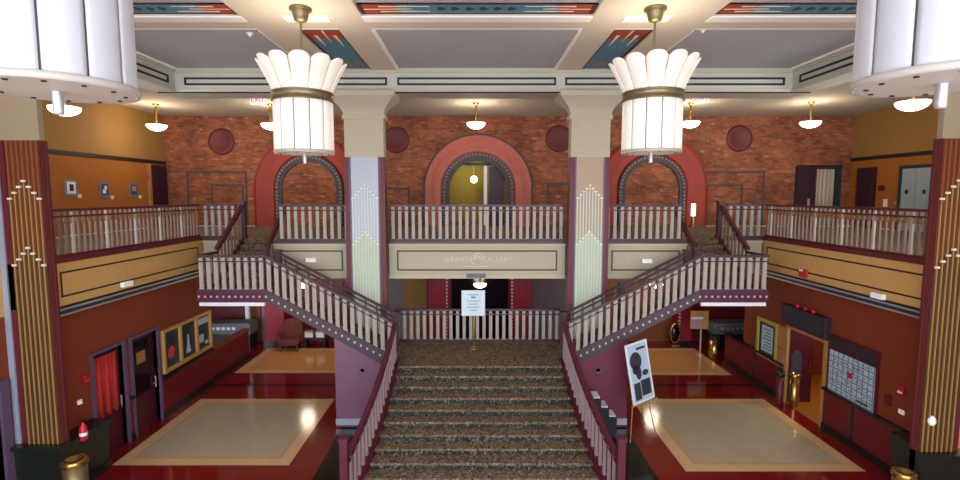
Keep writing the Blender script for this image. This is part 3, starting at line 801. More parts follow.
# ------------------------------------------------------------------ chandeliers
def grid_panel(fn, nu, nv):
    vs = [fn(-1+2*i/nu, j/nv) for j in range(nv+1) for i in range(nu+1)]
    fs = [(j*(nu+1)+i, j*(nu+1)+i+1, (j+1)*(nu+1)+i+1, (j+1)*(nu+1)+i) for j in range(nv) for i in range(nu)]
    mb = MB(); mb.add(vs, fs, 0, True); return mb
NP = 12; AW = PI/NP
def petal(u, v):
    hz = .55
    w = 1-.0*v; top = 1-.14*abs(u)**3*(1 if v > .0 else 0)
    vv = v*top
    r = .47+.27*vv**1.15
    r += .03*(1-u*u)
    a = u*AW*.965
    return (r*math.cos(a), r*math.sin(a), hz*vv)
def lower(u, v):
    r = .495+.014*(1-u*u); a = u*AW*.945
    return (r*math.cos(a), r*math.sin(a), -.90*v)
def chandelier(label, loc, zt, mats, group):
    """loc: centre of the band"""
    x, y, z = loc
    t = T('chandelier', label, 'chandelier', (x, y, z), group)
    pm, lm, hm = mats
    p0 = None
    for k in range(NP):
        a = 2*PI*k/NP+AW
        if p0 is None:
            p0 = grid_panel(petal, 8, 10); p0 = p0.build('glass_petal', pm); p0.parent = t; p0.rotation_euler = (0, 0, a); p0.location = (0, 0, .07)
            s = p0.modifiers.new('thick', 'SOLIDIFY'); s.thickness = .012
            q0 = grid_panel(lower, 8, 8).build('glass_panel', lm); q0.parent = t; q0.rotation_euler = (0, 0, a); q0.location = (0, 0, -.07)
            s = q0.modifiers.new('thick', 'SOLIDIFY'); s.thickness = .012
        else:
            inst(p0, t, (0, 0, .07), a); inst(q0, t, (0, 0, -.07), a)
    mb = MB(); mb.lathe([(.46, -.08), (.53, -.08), (.53, -.06), (.515, -.05), (.515, .05), (.53, .06), (.53, .08), (.46, .08), (.46, -.08)], (x, y, z), 36); mb.build('brass_band', 'antique_brass', t)
    mb = MB(); mb.lathe([(0, -.97), (.47, -.97), (.52, -.97), (.52, -.92), (.47, -.92), (0, -.92)], (x, y, z), 36); pl = mb.build('bottom_plate', 'plate_white', t)
    for k in range(NP):
        a = 2*PI*k/NP; MB().lathe([(0, -.98), (.016, -.98), (.016, -.97), (0, -.97)], (x+.42*math.cos(a), y+.42*math.sin(a), z), 8).build('plate_screw', 'dark_metal', pl)
    mb = MB(); mb.lathe([(0, -1.14), (.03, -1.14), (.036, -1.12), (.036, -.98), (.045, -.97), (0, -.97)], (x, y, z), 16); mb.build('finial', 'silver', pl)
    MB().rod((x, y, z-.92), (x, y, zt-.15), .02).build('stem', 'antique_brass', t)
    mb = MB(); mb.lathe([(0, -.24), (.05, -.24), (.11, -.21), (.14, -.1), (.14, -.06), (.19, -.04), (.19, 0), (0, 0)], (x, y, zt), 24); mb.build('canopy', 'antique_brass', t)
    MB().lathe([(.462, -.93), (.462, -.07), (.45, -.07), (.45, -.93), (.462, -.93)], (x, y, z), 36).build('seam_liner', 'seam_grey', t)  # added grey liner hiding the bright interior so seams read dark
    # lamps inside the glass
    for k in range(6):
        mb = MB(); a = 2*PI*k/6; cx, cy = x+.26*math.cos(a), y+.26*math.sin(a)
        mb.lathe([(0, -.07)]+[(.06*math.sin(PI*i/6), -.07*math.cos(PI*i/6)) for i in range(1, 6)]+[(0, .07)], (cx, cy, z+.2), 8); mb.build('bulb', 'glass_hot', t)
    return t
GC = 'fluted glass chandeliers hanging over the hall'
CH = [(-3.03, 9.0, 7.70), (3.13, 9.0, 7.71), (-3.12, 3.82, 7.74), (3.24, 3.55, 7.74)]
chandelier('glowing fluted glass chandelier hanging in front of the left column', CH[0], zb, ('glass_top', 'glass_lit', 0), GC)
chandelier('glowing fluted glass chandelier hanging in front of the right column', CH[1], zb, ('glass_top', 'glass_lit', 0), GC)
chandelier('large pale nearby chandelier cut off by top left corner of the view', CH[2], ZC, ('glass_day', 'glass_day', 0), GC)
chandelier('large pale nearby chandelier cut off by top right corner of the view', CH[3], ZC, ('glass_day', 'glass_day', 0), GC)
# ------------------------------------------------------------------ bowl pendants
def pendant(label, loc, zt, r=.34, group='white glass bowl pendants'):
    x, y, z = loc     # z = bottom of bowl
    t = T('bowl_pendant', label, 'light', (x, y, z), group)
    mb = MB(); pr = [(0, 0)]+[(r*math.sin(a), r*.62*(1-math.cos(a))) for a in [PI/2*i/8 for i in range(1, 9)]]
    pr += [(r*.96, r*.64), (r*.9, r*.5), (r*.5, r*.16), (0, r*.06)]
    mb.lathe(pr, (x, y, z), 24); mb.build('glass_bowl', 'bowl_glass', t)
    mb = MB(); mb.rod((x, y, z+r*.07), (x, y, zt), .04, 12); mb.lathe([(0, 0), (.11, 0), (.11, -.03), (.05, -.08), (0, -.08)], (x, y, zt), 16); mb.build('stem', 'brass', t)
    return t
PEND = []
for px, py, Y, lb in ((157, 131, 18.4, 'white bowl pendant hanging before the brick, left of the left medallion'), (271, 130, 18.4, 'white bowl pendant half hidden by left edge of left glowing chandelier'),
                      (476, 129, 18.2, 'white bowl pendant hanging above the middle arch'), (690, 128, 18.2, 'white bowl pendant half hidden by right edge of right glowing chandelier'),
                      (810, 128, 18.0, 'white bowl pendant hanging before the brick, right of the right medallion'),
                      (65, 116, 12.5, 'white bowl pendant seen just under the top left nearby chandelier'), (912, 111, 12.0, 'white bowl pendant seen just under the top right nearby chandelier')):
    p = atY(px, py, Y); PEND.append(p); pendant(lb, p, ZC-.02)
LOWP = []
for px, lb in ((304, 'small bowl light under the balcony seen through the left flight balusters'), (480, 'small bowl light under the middle balcony just above the notice'),
               (656, 'small bowl light under the balcony seen through the right flight balusters')):
    p = atY(px, 288, 18.2); LOWP.append(p); pendant(lb, p, ZS-.04, .25)
# exit signs
for px, py, lb in ((258, 101, 'small red exit sign on the ceiling left of the left glowing chandelier'), (701, 99, 'small red exit sign on the ceiling right of the right glowing chandelier')):
    p = Vector(atY(px, py, 16.5)); 
    t = T('exit_sign', lb, 'sign', (p.x, p.y, ZC-.02), 'ceiling exit signs')
    MB().box(p.x-.24, p.x+.24, p.y-.03, p.y+.03, p.z-.12, p.z+.16).build('housing', 'exit_white', t)
    MB().box(p.x-.02, p.x+.02, p.y-.02, p.y+.02, p.z+.16, ZC-.02).build('mount', 'dark_metal', t)
    text_part('lettering', 'EXIT', .22, 'exit_red', t, (p.x, p.y-.034, p.z+.02), (PI/2, 0, 0))

# ------------------------------------------------------------------ lettering on the middle fascia
t = T('wall_lettering', 'pale raised lettering and round emblem on the middle balcony panel', 'lettering', (.0, YB, 4.2))
text_part('letters', 'GRAND', .18, 'cream', t, (-.50, YB-.012, 4.19), (PI/2, 0, 0), spacing=1.25)
text_part('letters', 'GALLERY', .18, 'cream', t, (.62, YB-.012, 4.19), (PI/2, 0, 0), spacing=1.2)
e = MB(); e.lathe([(.15, 0), (.19, 0), (.19, .02), (.15, .02), (.15, 0)], n=28); e.v = [Vector((v.x+.06, YB-v.z-.002, v.y+4.2)) for v in e.v]
for k in range(5):
    a = PI*(.1+.2*k); e.box(.06+.09*math.cos(a)-.02, .06+.09*math.cos(a)+.02, YB-.02, YB, 4.2+.09*math.sin(a)-.05, 4.2+.09*math.sin(a)+.03)
e.box(-.28, .4, YB-.015, YB, 3.98, 4.005); e.build('emblem', 'cream', t)
tag(MB().box(-.24, .30, YB-.06, YB-.03, ZS-.02, ZS+.1).build('name_plate', 'grey_counter', origin=(0, YB-.05, ZS)), 'small grey plate under the lettered middle balcony panel', 'plate')

# spotlights on fascias
for (p, lb, ax) in ((atX(127, 284, XL+.1), 'small white fitting on the gold panel of left balcony', 'x'), (atX(878, 296, XR-.1), 'small white fitting on the gold panel of right balcony', 'x'),
                    (atY(311, 260, YB-.1), 'small white fitting on cream panel behind the left flight', 'y'), (atY(647, 261, YB-.1), 'small white fitting on cream panel behind the right flight', 'y')):
    x, y, z = p
    t = T('wall_spotlight', lb, 'light', p, 'white fittings on the balcony panels')
    if ax == 'y':
        MB().box(x-.14, x+.14, y-.05, y+.06, z-.06, z+.06).build('lamp_body', 'white_glow', t, bevel=.015)
        MB().box(x-.05, x+.05, y+.06, y+.1, z-.04, z+.04).build('bracket', 'white_paint', t)
    else:
        sg = 1 if x < 0 else -1
        MB().box(x-.05, x+.05, y-.16, y+.16, z-.06, z+.06).build('lamp_body', 'white_glow', t, bevel=.015)
        MB().box(x-sg*.05, x-sg*.1, y-.05, y+.05, z-.04, z+.04).build('bracket', 'white_paint', t)
p = atX(804, 273, XR-.01)
t = T('fire_bell', 'small red fire alarm on the gold panel of right balcony', 'alarm', p)
MB().box(p[0]-.05, p[0]+.01, p[1]-.16, p[1]+.16, p[2]-.12, p[2]+.1).build('alarm_body', 'alarm_red', t, bevel=.02)
MB().box(p[0]-.06, p[0]-.05, p[1]-.02, p[1]+.12, p[2]+.04, p[2]+.1).build('strobe', 'white_paint', t)

# ------------------------------------------------------------------ left wall: doors, poster case, alarms
def side_door(n, y0, y1, zt, curtain):
    x = WL
    o = MB().box(x-.14, x-.09, y0+.0, y1-.0, 0.0, zt).build('door_%d' % n, 'wine_door'); o['kind'] = 'structure'
    f = MB(); f.box(x-.14, x+.06, y0-.07, y0, 0, zt+.07).box(x-.14, x+.06, y1, y1+.07, 0, zt+.07).box(x-.14, x+.06, y0, y1, zt, zt+.07); f.build('door_frame', 'lavender', o)
    MB().box(x-.09, x-.08, y0+.14, y1-.14, .95, zt-.14).build('glass', 'dark_glass', o)
    if curtain:
        c = MB(); k = 22; vs = []
        for i in range(k+1):
            yy = y0+.12+(y1-y0-.24)*i/k; dx = .02*math.sin(i*1.7)
            zlo = .98+.05*math.sin(i*.9)
            vs += [(x-.05+dx, yy, zlo), (x-.05+dx*.5, yy, zt-.12)]
        c.add(vs, [(2*i, 2*i+2, 2*i+3, 2*i+1) for i in range(k)], 0, True)
        cc = c.build('curtain', 'red_curtain', o); s = cc.modifiers.new('thick', 'SOLIDIFY'); s.thickness = .01
    else:
        p = MB(); p.box(x-.08, x-.07, y0+.3, y0+.62, 1.75, 2.05); p.build('notice', 'tan_wood', o)
    h = MB(); h.rod((x-.085, y1-.09, 1.05), (x-.02, y1-.09, 1.05), .015); h.rod((x-.02, y1-.09, .95), (x-.02, y1-.09, 1.25), .018); h.build('handle', 'silver', o)
side_door(1, D1[0], D1[1], D1[3], True); side_door(2, D2[0], D2[1], D2[3], False)
# door frame in the nearer bay
o = MB().box(-9.0, -8.99, 8.2, 9.12, .0, 2.4).build('door_3', 'wine_door'); o['kind'] = 'structure'
MB().box(-9.0, -8.93, 9.12, 9.3, 0, 2.5).box(-9.0, -8.93, 8.0, 8.2, 0, 2.5).box(-9.0, -8.93, 8.2, 9.12, 2.4, 2.5).build('door_frame', 'lavender', o)
# triple poster case
t = T('poster_case', 'gold framed case of three posters on the left brown wall', 'poster case', (WL, 14.2, 1.25))
cy0, cy1, cz0, cz1 = 13.06, 15.52, 1.2, 2.4
f = MB(); x0, x1 = WL, WL+.1
w = .1; ys = [cy0, cy0+(cy1-cy0)/3, cy0+2*(cy1-cy0)/3, cy1]
f.box(x0, x1, cy0, cy1, cz0, cz0+w).box(x0, x1, cy0, cy1, cz1-w, cz1)
for y in ys: 
    a = min(max(y-w*.5, cy0), cy1-w); f.box(x0, x1, a, a+w, cz0+w, cz1-w)
f.build('frame', 'gold_frame', t, bevel=.012)
cols3 = [('poster_dark', 'poster_pink'), ('poster_dark', 'poster_pale'), ('poster_dark', 'poster_pale')]
for k in range(3):
    p = MB(); a, b = ys[k]+.06, ys[k+1]-.06; m = (a+b)/2
    p.box(x0, x0+.04, a, b, cz0+w, cz1-w)
    if k == 0: p.prism([(m-.16, 1.62), (m-.05, 1.5), (m+.12, 1.56), (m+.16, 1.75), (m+.04, 1.86), (m-.1, 1.8)], 'x', x0+.04, x0+.045, 1)
    if k == 1: p.prism([(m-.12, 1.42), (m+.12, 1.42), (m+.05, 1.7), (m+.04, 1.95), (m-.04, 1.95), (m-.05, 1.7)], 'x', x0+.04, x0+.045, 1)
    if k == 2:
        p.box(x0+.04, x0+.045, a+.06, b-.06, 2.05, 2.24, 1); p.box(x0+.04, x0+.045, a+.1, m, 1.5, 1.75, 1); p.box(x0+.04, x0+.045, m+.06, b-.1, 1.4, 1.5, 1)
    p.build('poster', list(cols3[k]), t)
# alarm devices on the left wall
def wall_dev(px, py, name, label, cat, w, h, m, X, d=.06, extra=None):
    p = atX(px, py, X); sg = 1 if X < 0 else -1
    t = T(name, label, cat, p)
    MB().box(X, X+sg*d, p[1]-w/2, p[1]+w/2, p[2]-h/2, p[2]+h/2).build('body', m, t, bevel=.012)
    if extra: MB().box(X+sg*d, X+sg*(d+.02), p[1]-w*.3, p[1]+w*.3, p[2]-h*.45, p[2]-h*.15).build('face', extra, t)
    return t
wall_dev(85, 378, 'fire_alarm', 'small red fire alarm on brown wall left of the red curtained door', 'alarm', .16, .16, 'alarm_red', WL, extra='poster_pink')
wall_dev(79, 402, 'light_switch', 'small white switch on brown wall between left pier and curtained door', 'switch', .12, .1, 'white_glow', WL, .03, extra='white_paint')
p = atX(84, 440, -7.97)
t = T('fire_extinguisher', 'red cylinder with white bands hanging low left of the curtained door', 'extinguisher', p)
mb = MB(); mb.lathe([(0, 0), (.06, 0), (.07, .02), (.07, .26), (.04, .32), (.025, .34), (.025, .38), (0, .38)], p, 16); mb.build('cylinder', 'alarm_red', t)
MB().lathe([(.072, .1), (.072, .17), (.06, .17), (.06, .1), (.072, .1)], p, 16).build('white_band', 'white_paint', t)
MB().box(p[0]-.02, p[0]+.02, p[1]-.02, p[1]+.09, p[2]+.36, p[2]+.41).build('valve', 'black', t)
MB().box(-8.07, p[0]-.06, p[1]-.03, p[1]+.03, p[2]+.12, p[2]+.2).build('bracket', 'black', t)
# bins
def bin_(name, label, x, y, h, r, body, rim, z=0):
    t = T(name, label, 'bin', (x, y, z), 'litter bins')
    MB().lathe([(0, 0), (r*.9, 0), (r*.9, .04), (r, .06), (r, h-.12), (0, h-.12)], (x, y, z), 24).build('bin_body', body, t)
    MB().lathe([(r, h-.12), (r*1.1, h-.11), (r*1.1, h-.02), (r*1.0, h), (r*.6, h), (r*.5, h-.06), (0, h-.06)], (x, y, z), 24).build('bin_rim', rim, t)
    return t
p = atZ(73, 456, 1.0); bin_('litter_bin', 'brass topped bin in front of the left pier', p[0]+.1, p[1]-.1, 1.0, .2, 'antique_brass', 'brass')
p = atZ(907, 471, 1.0); bin_('litter_bin', 'brass topped bin in front of the right pier', p[0]-.05, p[1], 1.0, .17, 'antique_brass', 'brass')
bin_('litter_bin', 'brass bin standing in the right doorway', 9.08, 13.78, .95, .125, 'brass', 'brass', .012)
MB_ = bin_('litter_bin', 'dark red bin beside the brass bin at right doorway', 8.74, 13.9, .95, .1, 'maroon', 'black')
bin_('litter_bin', 'black and gold bin near the yellow sign at the back right', 8.80, 18.0, .84, .17, 'brass', 'black')

# ------------------------------------------------------------------ right wall
a = atX(786, 313, WR); b = atX(830, 324, WR)
y0, y1 = 12.38, 14.2; z0, z1 = 2.36, 2.9
t = T('hanging_sign', 'long dark purple sign board over the right doorway', 'sign', (WR, (y0+y1)/2, z0))
MB().box(WR-.16, WR, y0, y1, z0, z1).build('board', 'purple_board', t, bevel=.02)
MB().box(WR-.165, WR-.16, y0+.15, y1-.35, z0+.1, z1-.1).build('inset_panel', 'ink', t)
for k in range(3): MB().lathe([(0, 0), (.05, 0), (.06, .05), (.03, .1), (0, .11)], (WR-.08, 12.95+.32*k, z1), 10).build('red_lamp', 'alarm_red', t)
f = S('door_4', MB().box(WR-.06, WR+.03, DR[0]-.0, DR[0]+.08, 0.0, DR[3]).box(WR-.06, WR+.03, DR[1]-.08, DR[1], 0.0, DR[3]).box(WR-.06, WR+.03, DR[0]+.08, DR[1]-.08, DR[3]-.08, DR[3]), 'tan_wood')
# corridor contents
o = MB().box(9.06, 9.72, 14.03, 14.08, .012, 2.2).build('door_5', 'wine_door'); o['kind'] = 'structure'
mb = MB(); mb.prism([(9.1, .75), (9.42, .75)]+[(9.26+.16*math.cos(PI*i/12), 1.25+.3*math.sin(PI*i/12)) for i in range(13)], 'y', 14.015, 14.03); mb.build('arched_pane', 'mirror', o)
MB().box(9.62, 9.66, 13.99, 14.03, .9, 1.2).build('handle', 'brass', o)
t = T('beam', 'brown timber lintel across the corridor beyond the right doorway', 'beam', (10.4, 13.2, 2.0))
MB().box(9.3, 11.6, 12.55, 12.75, 2.05, 2.3).build('lintel', 'wood', t)
# calendar board
t = T('calendar_board', 'white poster grid with small red square under a purple heading on right wall', 'poster', (WR, 11.5, 1.1))
cy0, cy1 = atX(877, 390, WR)[1], atX(832, 365, WR)[1]; cz0, cz1 = 1.12, 2.15
MB().box(WR-.06, WR, cy0-.05, cy1+.05, cz0-.06, 2.52).build('backing', 'maroon', t)
MB().box(WR-.075, WR-.06, cy0-.03, cy1+.03, 2.19, 2.48).build('heading', 'purple_board', t)
MB().box(WR-.07, WR-.06, cy0, cy1, cz0, cz1).build('sheet', 'poster_sky', t)
nR, nC = 7, 9; dy = (cy1-cy0)/nC; dz = (cz1-cz0)/nR; g = MB()
nx, nz = nC*5, nR*5
vs = [(WR-.072, cy0+(cy1-cy0)*i/nx, cz0+(cz1-cz0)*j/nz) for j in range(nz+1) for i in range(nx+1)]
g.add(vs, [])
for j in range(nz):
    for i in range(nx):
        c, r, u, v = i//5, j//5, i % 5, j % 5
        mi = 0
        if u == 0 or v == 0: mi = 1
        elif (r, c) not in ((0, 2), (6, 8), (6, 7)) and v in (2, 3) and random.random() < .3: mi = 1
        if r == 0 and c in (1, 2) and v in (2, 3): mi = 2
        g.f.append([j*(nx+1)+i, j*(nx+1)+i+1, (j+1)*(nx+1)+i+1, (j+1)*(nx+1)+i]); g.m.append(mi); g.sm.append(False)
g.build('printed_sheet', ['poster_sky', 'ink_soft', 'ink'], t)
MB().box(WR-.078, WR-.07, cy0+dy*4.1, cy0+dy*5.1, cz0+dz*3.6, cz0+dz*4.5).build('red_square', 'alarm_red', t)
# framed poster case
t = T('poster_case', 'yellow green framed pale poster beside tan panel on the right wall', 'poster case', (WR, 15, 1.05))
ya, yb_ = 14.45, 15.52; za, zb2 = 1.0, 2.2
f = MB(); frame_rect(f, ya, yb_, za, zb2, .11, lambda a, b, c, d: f.box(WR-.09, WR, a, b, c, d)); f.build('frame', 'yellow_frame', t, bevel=.01)
MB().box(WR-.05, WR, ya+.11, yb_-.11, za+.11, zb2-.11).build('mat_board', 'ink', t)
MB().box(WR-.056, WR-.05, ya+.25, yb_-.25, za+.2, zb2-.2).build('poster', 'poster_sky', t)
g = MB()
for k in range(7): g.box(WR-.06, WR-.056, ya+.32, yb_-.34-.06*(k % 3), za+.28+k*.1, za+.32+k*.1)
g.build('printed_lines', 'ink_soft', t)
MB().box(WR-.07, WR, 14.14, ya, za-.02, zb2-.02).build('tan_panel', 'tan_wood', t)
MB().box(WR-.075, WR-.07, 14.17, ya-.03, 1.52, 1.56).build('panel_seam', 'wood', t)
wall_dev(903, 390, 'fire_alarm', 'small red fire alarm on brown wall beside the right pier', 'alarm', .16, .16, 'alarm_red', WR, extra='white_paint')
wall_dev(889, 400, 'wall_box', 'small dark wall box between the poster grid and red alarm', 'box', .16, .22, 'wine_wall', WR, .05)
wall_dev(902, 412, 'light_switch', 'small white switch under the red alarm beside the right pier', 'switch', .14, .1, 'white_glow', WR, .03)
p = atY(932, 421, 9.05)
t = T('wall_fitting', 'small white oval fitting low on the right gold pier', 'light', p)
mb = MB(); mb.lathe([(0, .05), (.04, .045), (.06, .02), (.065, -.02)], n=16); mb.v = [Vector((p[0]+v.x, p[1]-v.z, p[2]+v.y*1.5)) for v in mb.v]; mb.build('cover', 'white_glow', t)

# ------------------------------------------------------------------ ground floor rear things
def wine_pillar(label, x0, x1, y, dots=None):
    t = T('wine_pillar', label, 'pillar', ((x0+x1)/2, y, 0), 'dark red pillars under the balcony')
    MB().box(x0, x1, y, y+.6, 0, ZS-.04).build('shaft', 'crimson', t)
    MB().box(x0-.03, x1+.03, y-.03, y+.63, 0, .2).build('base', 'black_stone', t)
    if dots:
        d = MB(); z = .3
        while z < 3.5:
            d.box(dots-.035, dots+.035, y-.04, y, z, z+.06); z += .14
        d.build('light_dots', 'stud', t)
for px0, px1, dx, lb in ((428, 444, 447, 'dark red pillar behind the landing, left of the notice'), (516, 532, 512, 'dark red pillar behind the landing, right of the notice'),
                         (264, 283, None, 'dark red pillar beside the patterned armchair at back left'), (681, 693, 680, 'dark red pillar with pale dots beside the yellow sign at back right')):
    x0 = atY(px0, 300, 19.5)[0]; x1 = atY(px1, 300, 19.5)[0]
    d = atY(dx, 300, 19.5)[0] if dx else None
    if d is not None: x0 = min(x0, d-.05); x1 = max(x1, d+.05)
    wine_pillar(lb, x0, x1, 19.5, d)
# counters
for x0, x1, lb in ((-10.6, -8.75, 'long grey topped counter at the back left behind the low wall'), (9.3, 10.8, 'long grey topped counter at the back right behind the low wall')):
    t = T('counter', lb, 'counter', ((x0+x1)/2, 19.2, 0), 'grey counters at the back')
    MB().box(x0, x1, 19.0, 19.6, 0, .62).build('counter_base', 'black', t)
    MB().box(x0-.05, x1+.05, 18.95, 19.65, .62, 1.05).build('counter_front', 'grey_counter', t, bevel=.01)
    g = MB()
    for k in range(6):
        a = x0+.2+k*.2; g.box(a, a+.13, 18.94, 18.95, .8, .9)
    g.build('relief', 'silver', t)
t = T('white_post', 'slim white post standing behind the back left counter', 'post', (-9.15, 19.8, 0))
MB().box(-9.22, -9.08, 19.72, 19.86, 0, 3.2).build('post_shaft', 'white_paint', t)
MB().box(-9.26, -9.04, 19.68, 19.9, 0, .15).build('post_base', 'white_paint', t)
# armchair
def armchair(x, y):
    t = T('armchair', 'patterned red armchair standing under the left flight at the back', 'chair', (x, y, 0))
    MB().box(x-.34, x+.34, y-.34, y+.3, .22, .46).build('seat', 'upholstery', t, bevel=.05)
    mb = MB(); mb.prism([(x-.38, .4), (x+.38, .4), (x+.38, 1.0)]+[(x+.36*math.cos(PI*i/8), 1.0+.18*math.sin(PI*i/8)) for i in range(1, 8)]+[(x-.38, 1.0)], 'y', y+.18, y+.36); mb.build('backrest', 'upholstery', t, bevel=.04)
    for s in (-1, 1):
        MB().box(x+s*.31, x+s*.43, y-.36, y+.28, .3, .66).build('armrest', 'upholstery', t, bevel=.04)
        for q in (-1, 1): MB().box(x+s*.33-.03, x+s*.33+.03, y+q*.28-.03, y+q*.28+.03, 0, .23).build('leg', 'wood', t)
armchair(atY(291, 340, 19.05)[0], 19.05)
# bench with two white boxes
bx = atY(313, 340, 19.5)[0]+.1
t = T('bench', 'low dark bench under the left flight beside the armchair', 'bench', (bx, 19.5, 0))
MB().box(bx-.42, bx+.5, 19.25, 19.75, .32, .38).build('bench_top', 'black', t)
for s in (-1, 1): MB().box(bx+.04+s*.38-.04, bx+.04+s*.38+.04, 19.28, 19.72, 0, .32).build('leg', 'black', t)
for s, lb in ((-1, 'white box on the dark bench, the one nearer the armchair'), (1, 'white box on the dark bench, the one nearer the stair wall')):
    b = MB(); cx = bx+s*.22
    b.box(cx-.16, cx+.16, 19.36, 19.6, .38, .62)
    o = b.build('white_box', 'white_paint', origin=(cx, 19.48, .38), bevel=.01); tag(o, lb, 'box', 'white boxes on the bench')
    MB().box(cx-.165, cx+.165, 19.355, 19.605, .58, .63).build('lid', 'silver', o)
# right back: oval frame, sign on stand
p = atY(675, 335, 19.4)
t = T('oval_frame', 'gold oval frame with dark centre standing under the right flight', 'frame', (p[0], 19.4, 0))
mb = MB(); mb.lathe([(.84, -.05), (1.0, -.06), (1.06, 0), (1.0, .06), (.84, .05), (.84, -.05)], n=28); mb.v = [Vector((p[0]+v.x*.2, 19.4+v.z, .55+v.y*.42)) for v in mb.v]; mb.build('oval_rim', 'brass', t)
mb = MB(); mb.lathe([(0, -.02), (.86, -.02), (.86, .02), (0, .02)], n=24); mb.v = [Vector((p[0]+v.x*.2, 19.4+v.z, .55+v.y*.42)) for v in mb.v]; mb.build('dark_glass', 'dark_glass', t)
MB().box(p[0]-.15, p[0]+.15, 19.3, 19.55, 0, .1).build('foot', 'brass', t)
p = atZ(700, 355)
t = T('stand_sign', 'yellow and pink sign on a slim silver post at back right', 'sign', p)
MB().rod((p[0], p[1], .02), (p[0], p[1], 1.1), .03, 10).build('post', 'silver', t)
MB().lathe([(0, 0), (.14, 0), (.14, .02), (.04, .05), (0, .05)], p, 20).build('base', 'silver', t)
a = atY(691, 311, p[1]-.05); b = atY(708, 329, p[1]-.05)
MB().box(a[0], b[0], p[1]-.06, p[1]-.02, b[2], a[2]).build('sign_board', 'gold_frame', t)
w = b[0]-a[0]; h = a[2]-b[2]
MB().box(a[0]+.02, a[0]+w*.62, p[1]-.068, p[1]-.06, b[2]+.04, b[2]+h*.5).build('picture', 'poster_lilac', t)
MB().box(a[0]+.02, a[0]+w*.7, p[1]-.068, p[1]-.06, b[2]+h*.55, b[2]+h*.66).build('caption_strip', 'paper', t)
MB().box(a[0]+w*.3, a[0]+w*.7, p[1]-.068, p[1]-.06, b[2]+h*.72, b[2]+h*.96).build('picture', 'paint_ochre', t)

# ------------------------------------------------------------------ notice on the landing
p = atZ(474, 348.5, ZL)
t = T('notice_stand', 'pale blue notice on a slim brass stand on the middle landing', 'sign', (p[0], p[1], ZL))
MB().lathe([(0, 0), (.16, 0), (.16, .02), (.05, .045), (0, .045)], (p[0], p[1], ZL), 24).build('base', 'brass', t)
a = atY(461.5, 290, p[1]); b = atY(485, 315.5, p[1])
MB().rod((p[0], p[1], ZL+.03), (p[0], p[1], a[2]-.1), .028, 12).build('post', 'brass', t)
MB().box(a[0], b[0], p[1]-.06, p[1]-.03, b[2], a[2]).build('frame', 'silver', t, bevel=.008)
MB().box(a[0]+.025, b[0]-.025, p[1]-.066, p[1]-.06, b[2]+.025, a[2]-.025).build('sheet', 'paper_blue', t)
g = MB(); cx = (a[0]+b[0])/2
for k, (w, hh) in enumerate(((.3, .02), (.12, .05), (.34, .018), (.26, .018), (.36, .018), (.2, .018))):
    zz = a[2]-.13-.085*k; g.box(cx-w/2, cx+w/2, p[1]-.068, p[1]-.066, zz, zz+hh)
g.build('printed_lines', 'ink_soft', t)

# ------------------------------------------------------------------ poster on easel
def quad_slab(mb, q, d, mi=0, lift=0):
    q = [Vector(v) for v in q]; n = (q[1]-q[0]).cross(q[3]-q[0]).normalized()
    if n.y > 0: n = -n
    f = [v+n*lift for v in q]; b = [v+n*(lift-d) for v in q]
    mb.add(f+b, [(0, 1, 2, 3), (7, 6, 5, 4), (0, 4, 5, 1), (1, 5, 6, 2), (2, 6, 7, 3), (3, 7, 4, 0)], mi)
BL, BR = Vector(atY(634, 406, 11.62)), Vector(atY(655, 397, 12.0)); TL = Vector(atY(625, 346, 11.75)); TR_ = BR+(TL-BL)
def bq(u0, u1, v0, v1):
    f = lambda u, v: BL+(BR-BL)*u+(TL-BL)*v
    return [f(u0, v0), f(u1, v0), f(u1, v1), f(u0, v1)]
base = (BL+BR)/2
t = T('easel_poster', 'tall black and white poster leaning on a thin easel right of the stairs', 'poster', (base.x, base.y, 0))
mb = MB(); quad_slab(mb, bq(0, 1, 0, 1), .03); mb.build('board', 'paper', t)
mb = MB(); quad_slab(mb, bq(.07, .93, .03, .97), .004, 0, .004); mb.build('print', 'poster_sky', t)
mb = MB()
def blob(cu, cv, ru, rv, n=14, lift=.008):
    pts = [BL+(BR-BL)*(cu+ru*math.cos(2*PI*i/n))+(TL-BL)*(cv+rv*math.sin(2*PI*i/n)) for i in range(n)]
    nn = (BR-BL).cross(TL-BL).normalized(); nn = -nn if nn.y > 0 else nn
    mb.add([p+nn*lift for p in pts]+[p+nn*.004 for p in pts], [tuple(range(n)), tuple(range(n, 2*n))[::-1]]+[(i, (i+1) % n, n+(i+1) % n, n+i) for i in range(n)])
blob(.36, .70, .27, .15); blob(.72, .47, .14, .05); blob(.42, .5, .13, .12); blob(.3, .56, .14, .08)
quad_slab(mb, bq(.13, .42, .06, .34), .004, 0, .008); quad_slab(mb, bq(.45, .88, .1, .36), .004, 0, .008); quad_slab(mb, bq(.45, .85, .87, .91), .004, 0, .008)
mb.build('printed_figures', 'ink', t)
back = Vector((.12, .32, 0)); mid = BL+(BR-BL)*.5
tp = BL+(BR-BL)*.5+(TL-BL)*.96+Vector((.03, .06, 0))
for nm, a, b in (('leg', tp, Vector((BL.x-.05, BL.y+.05, 0.0))), ('leg', tp, Vector((BR.x+.05, BR.y-.02, 0.0))), ('leg', tp, Vector((mid.x+.25, mid.y+.75, 0.0)))):
    MB().rod(a, b, .016, 8).build(nm, 'tan_wood', t)
MB().rod(BL+Vector((-.05, -.02, -.02)), BR+Vector((.05, -.02, -.02)), .02, 8).build('ledge', 'tan_wood', t)
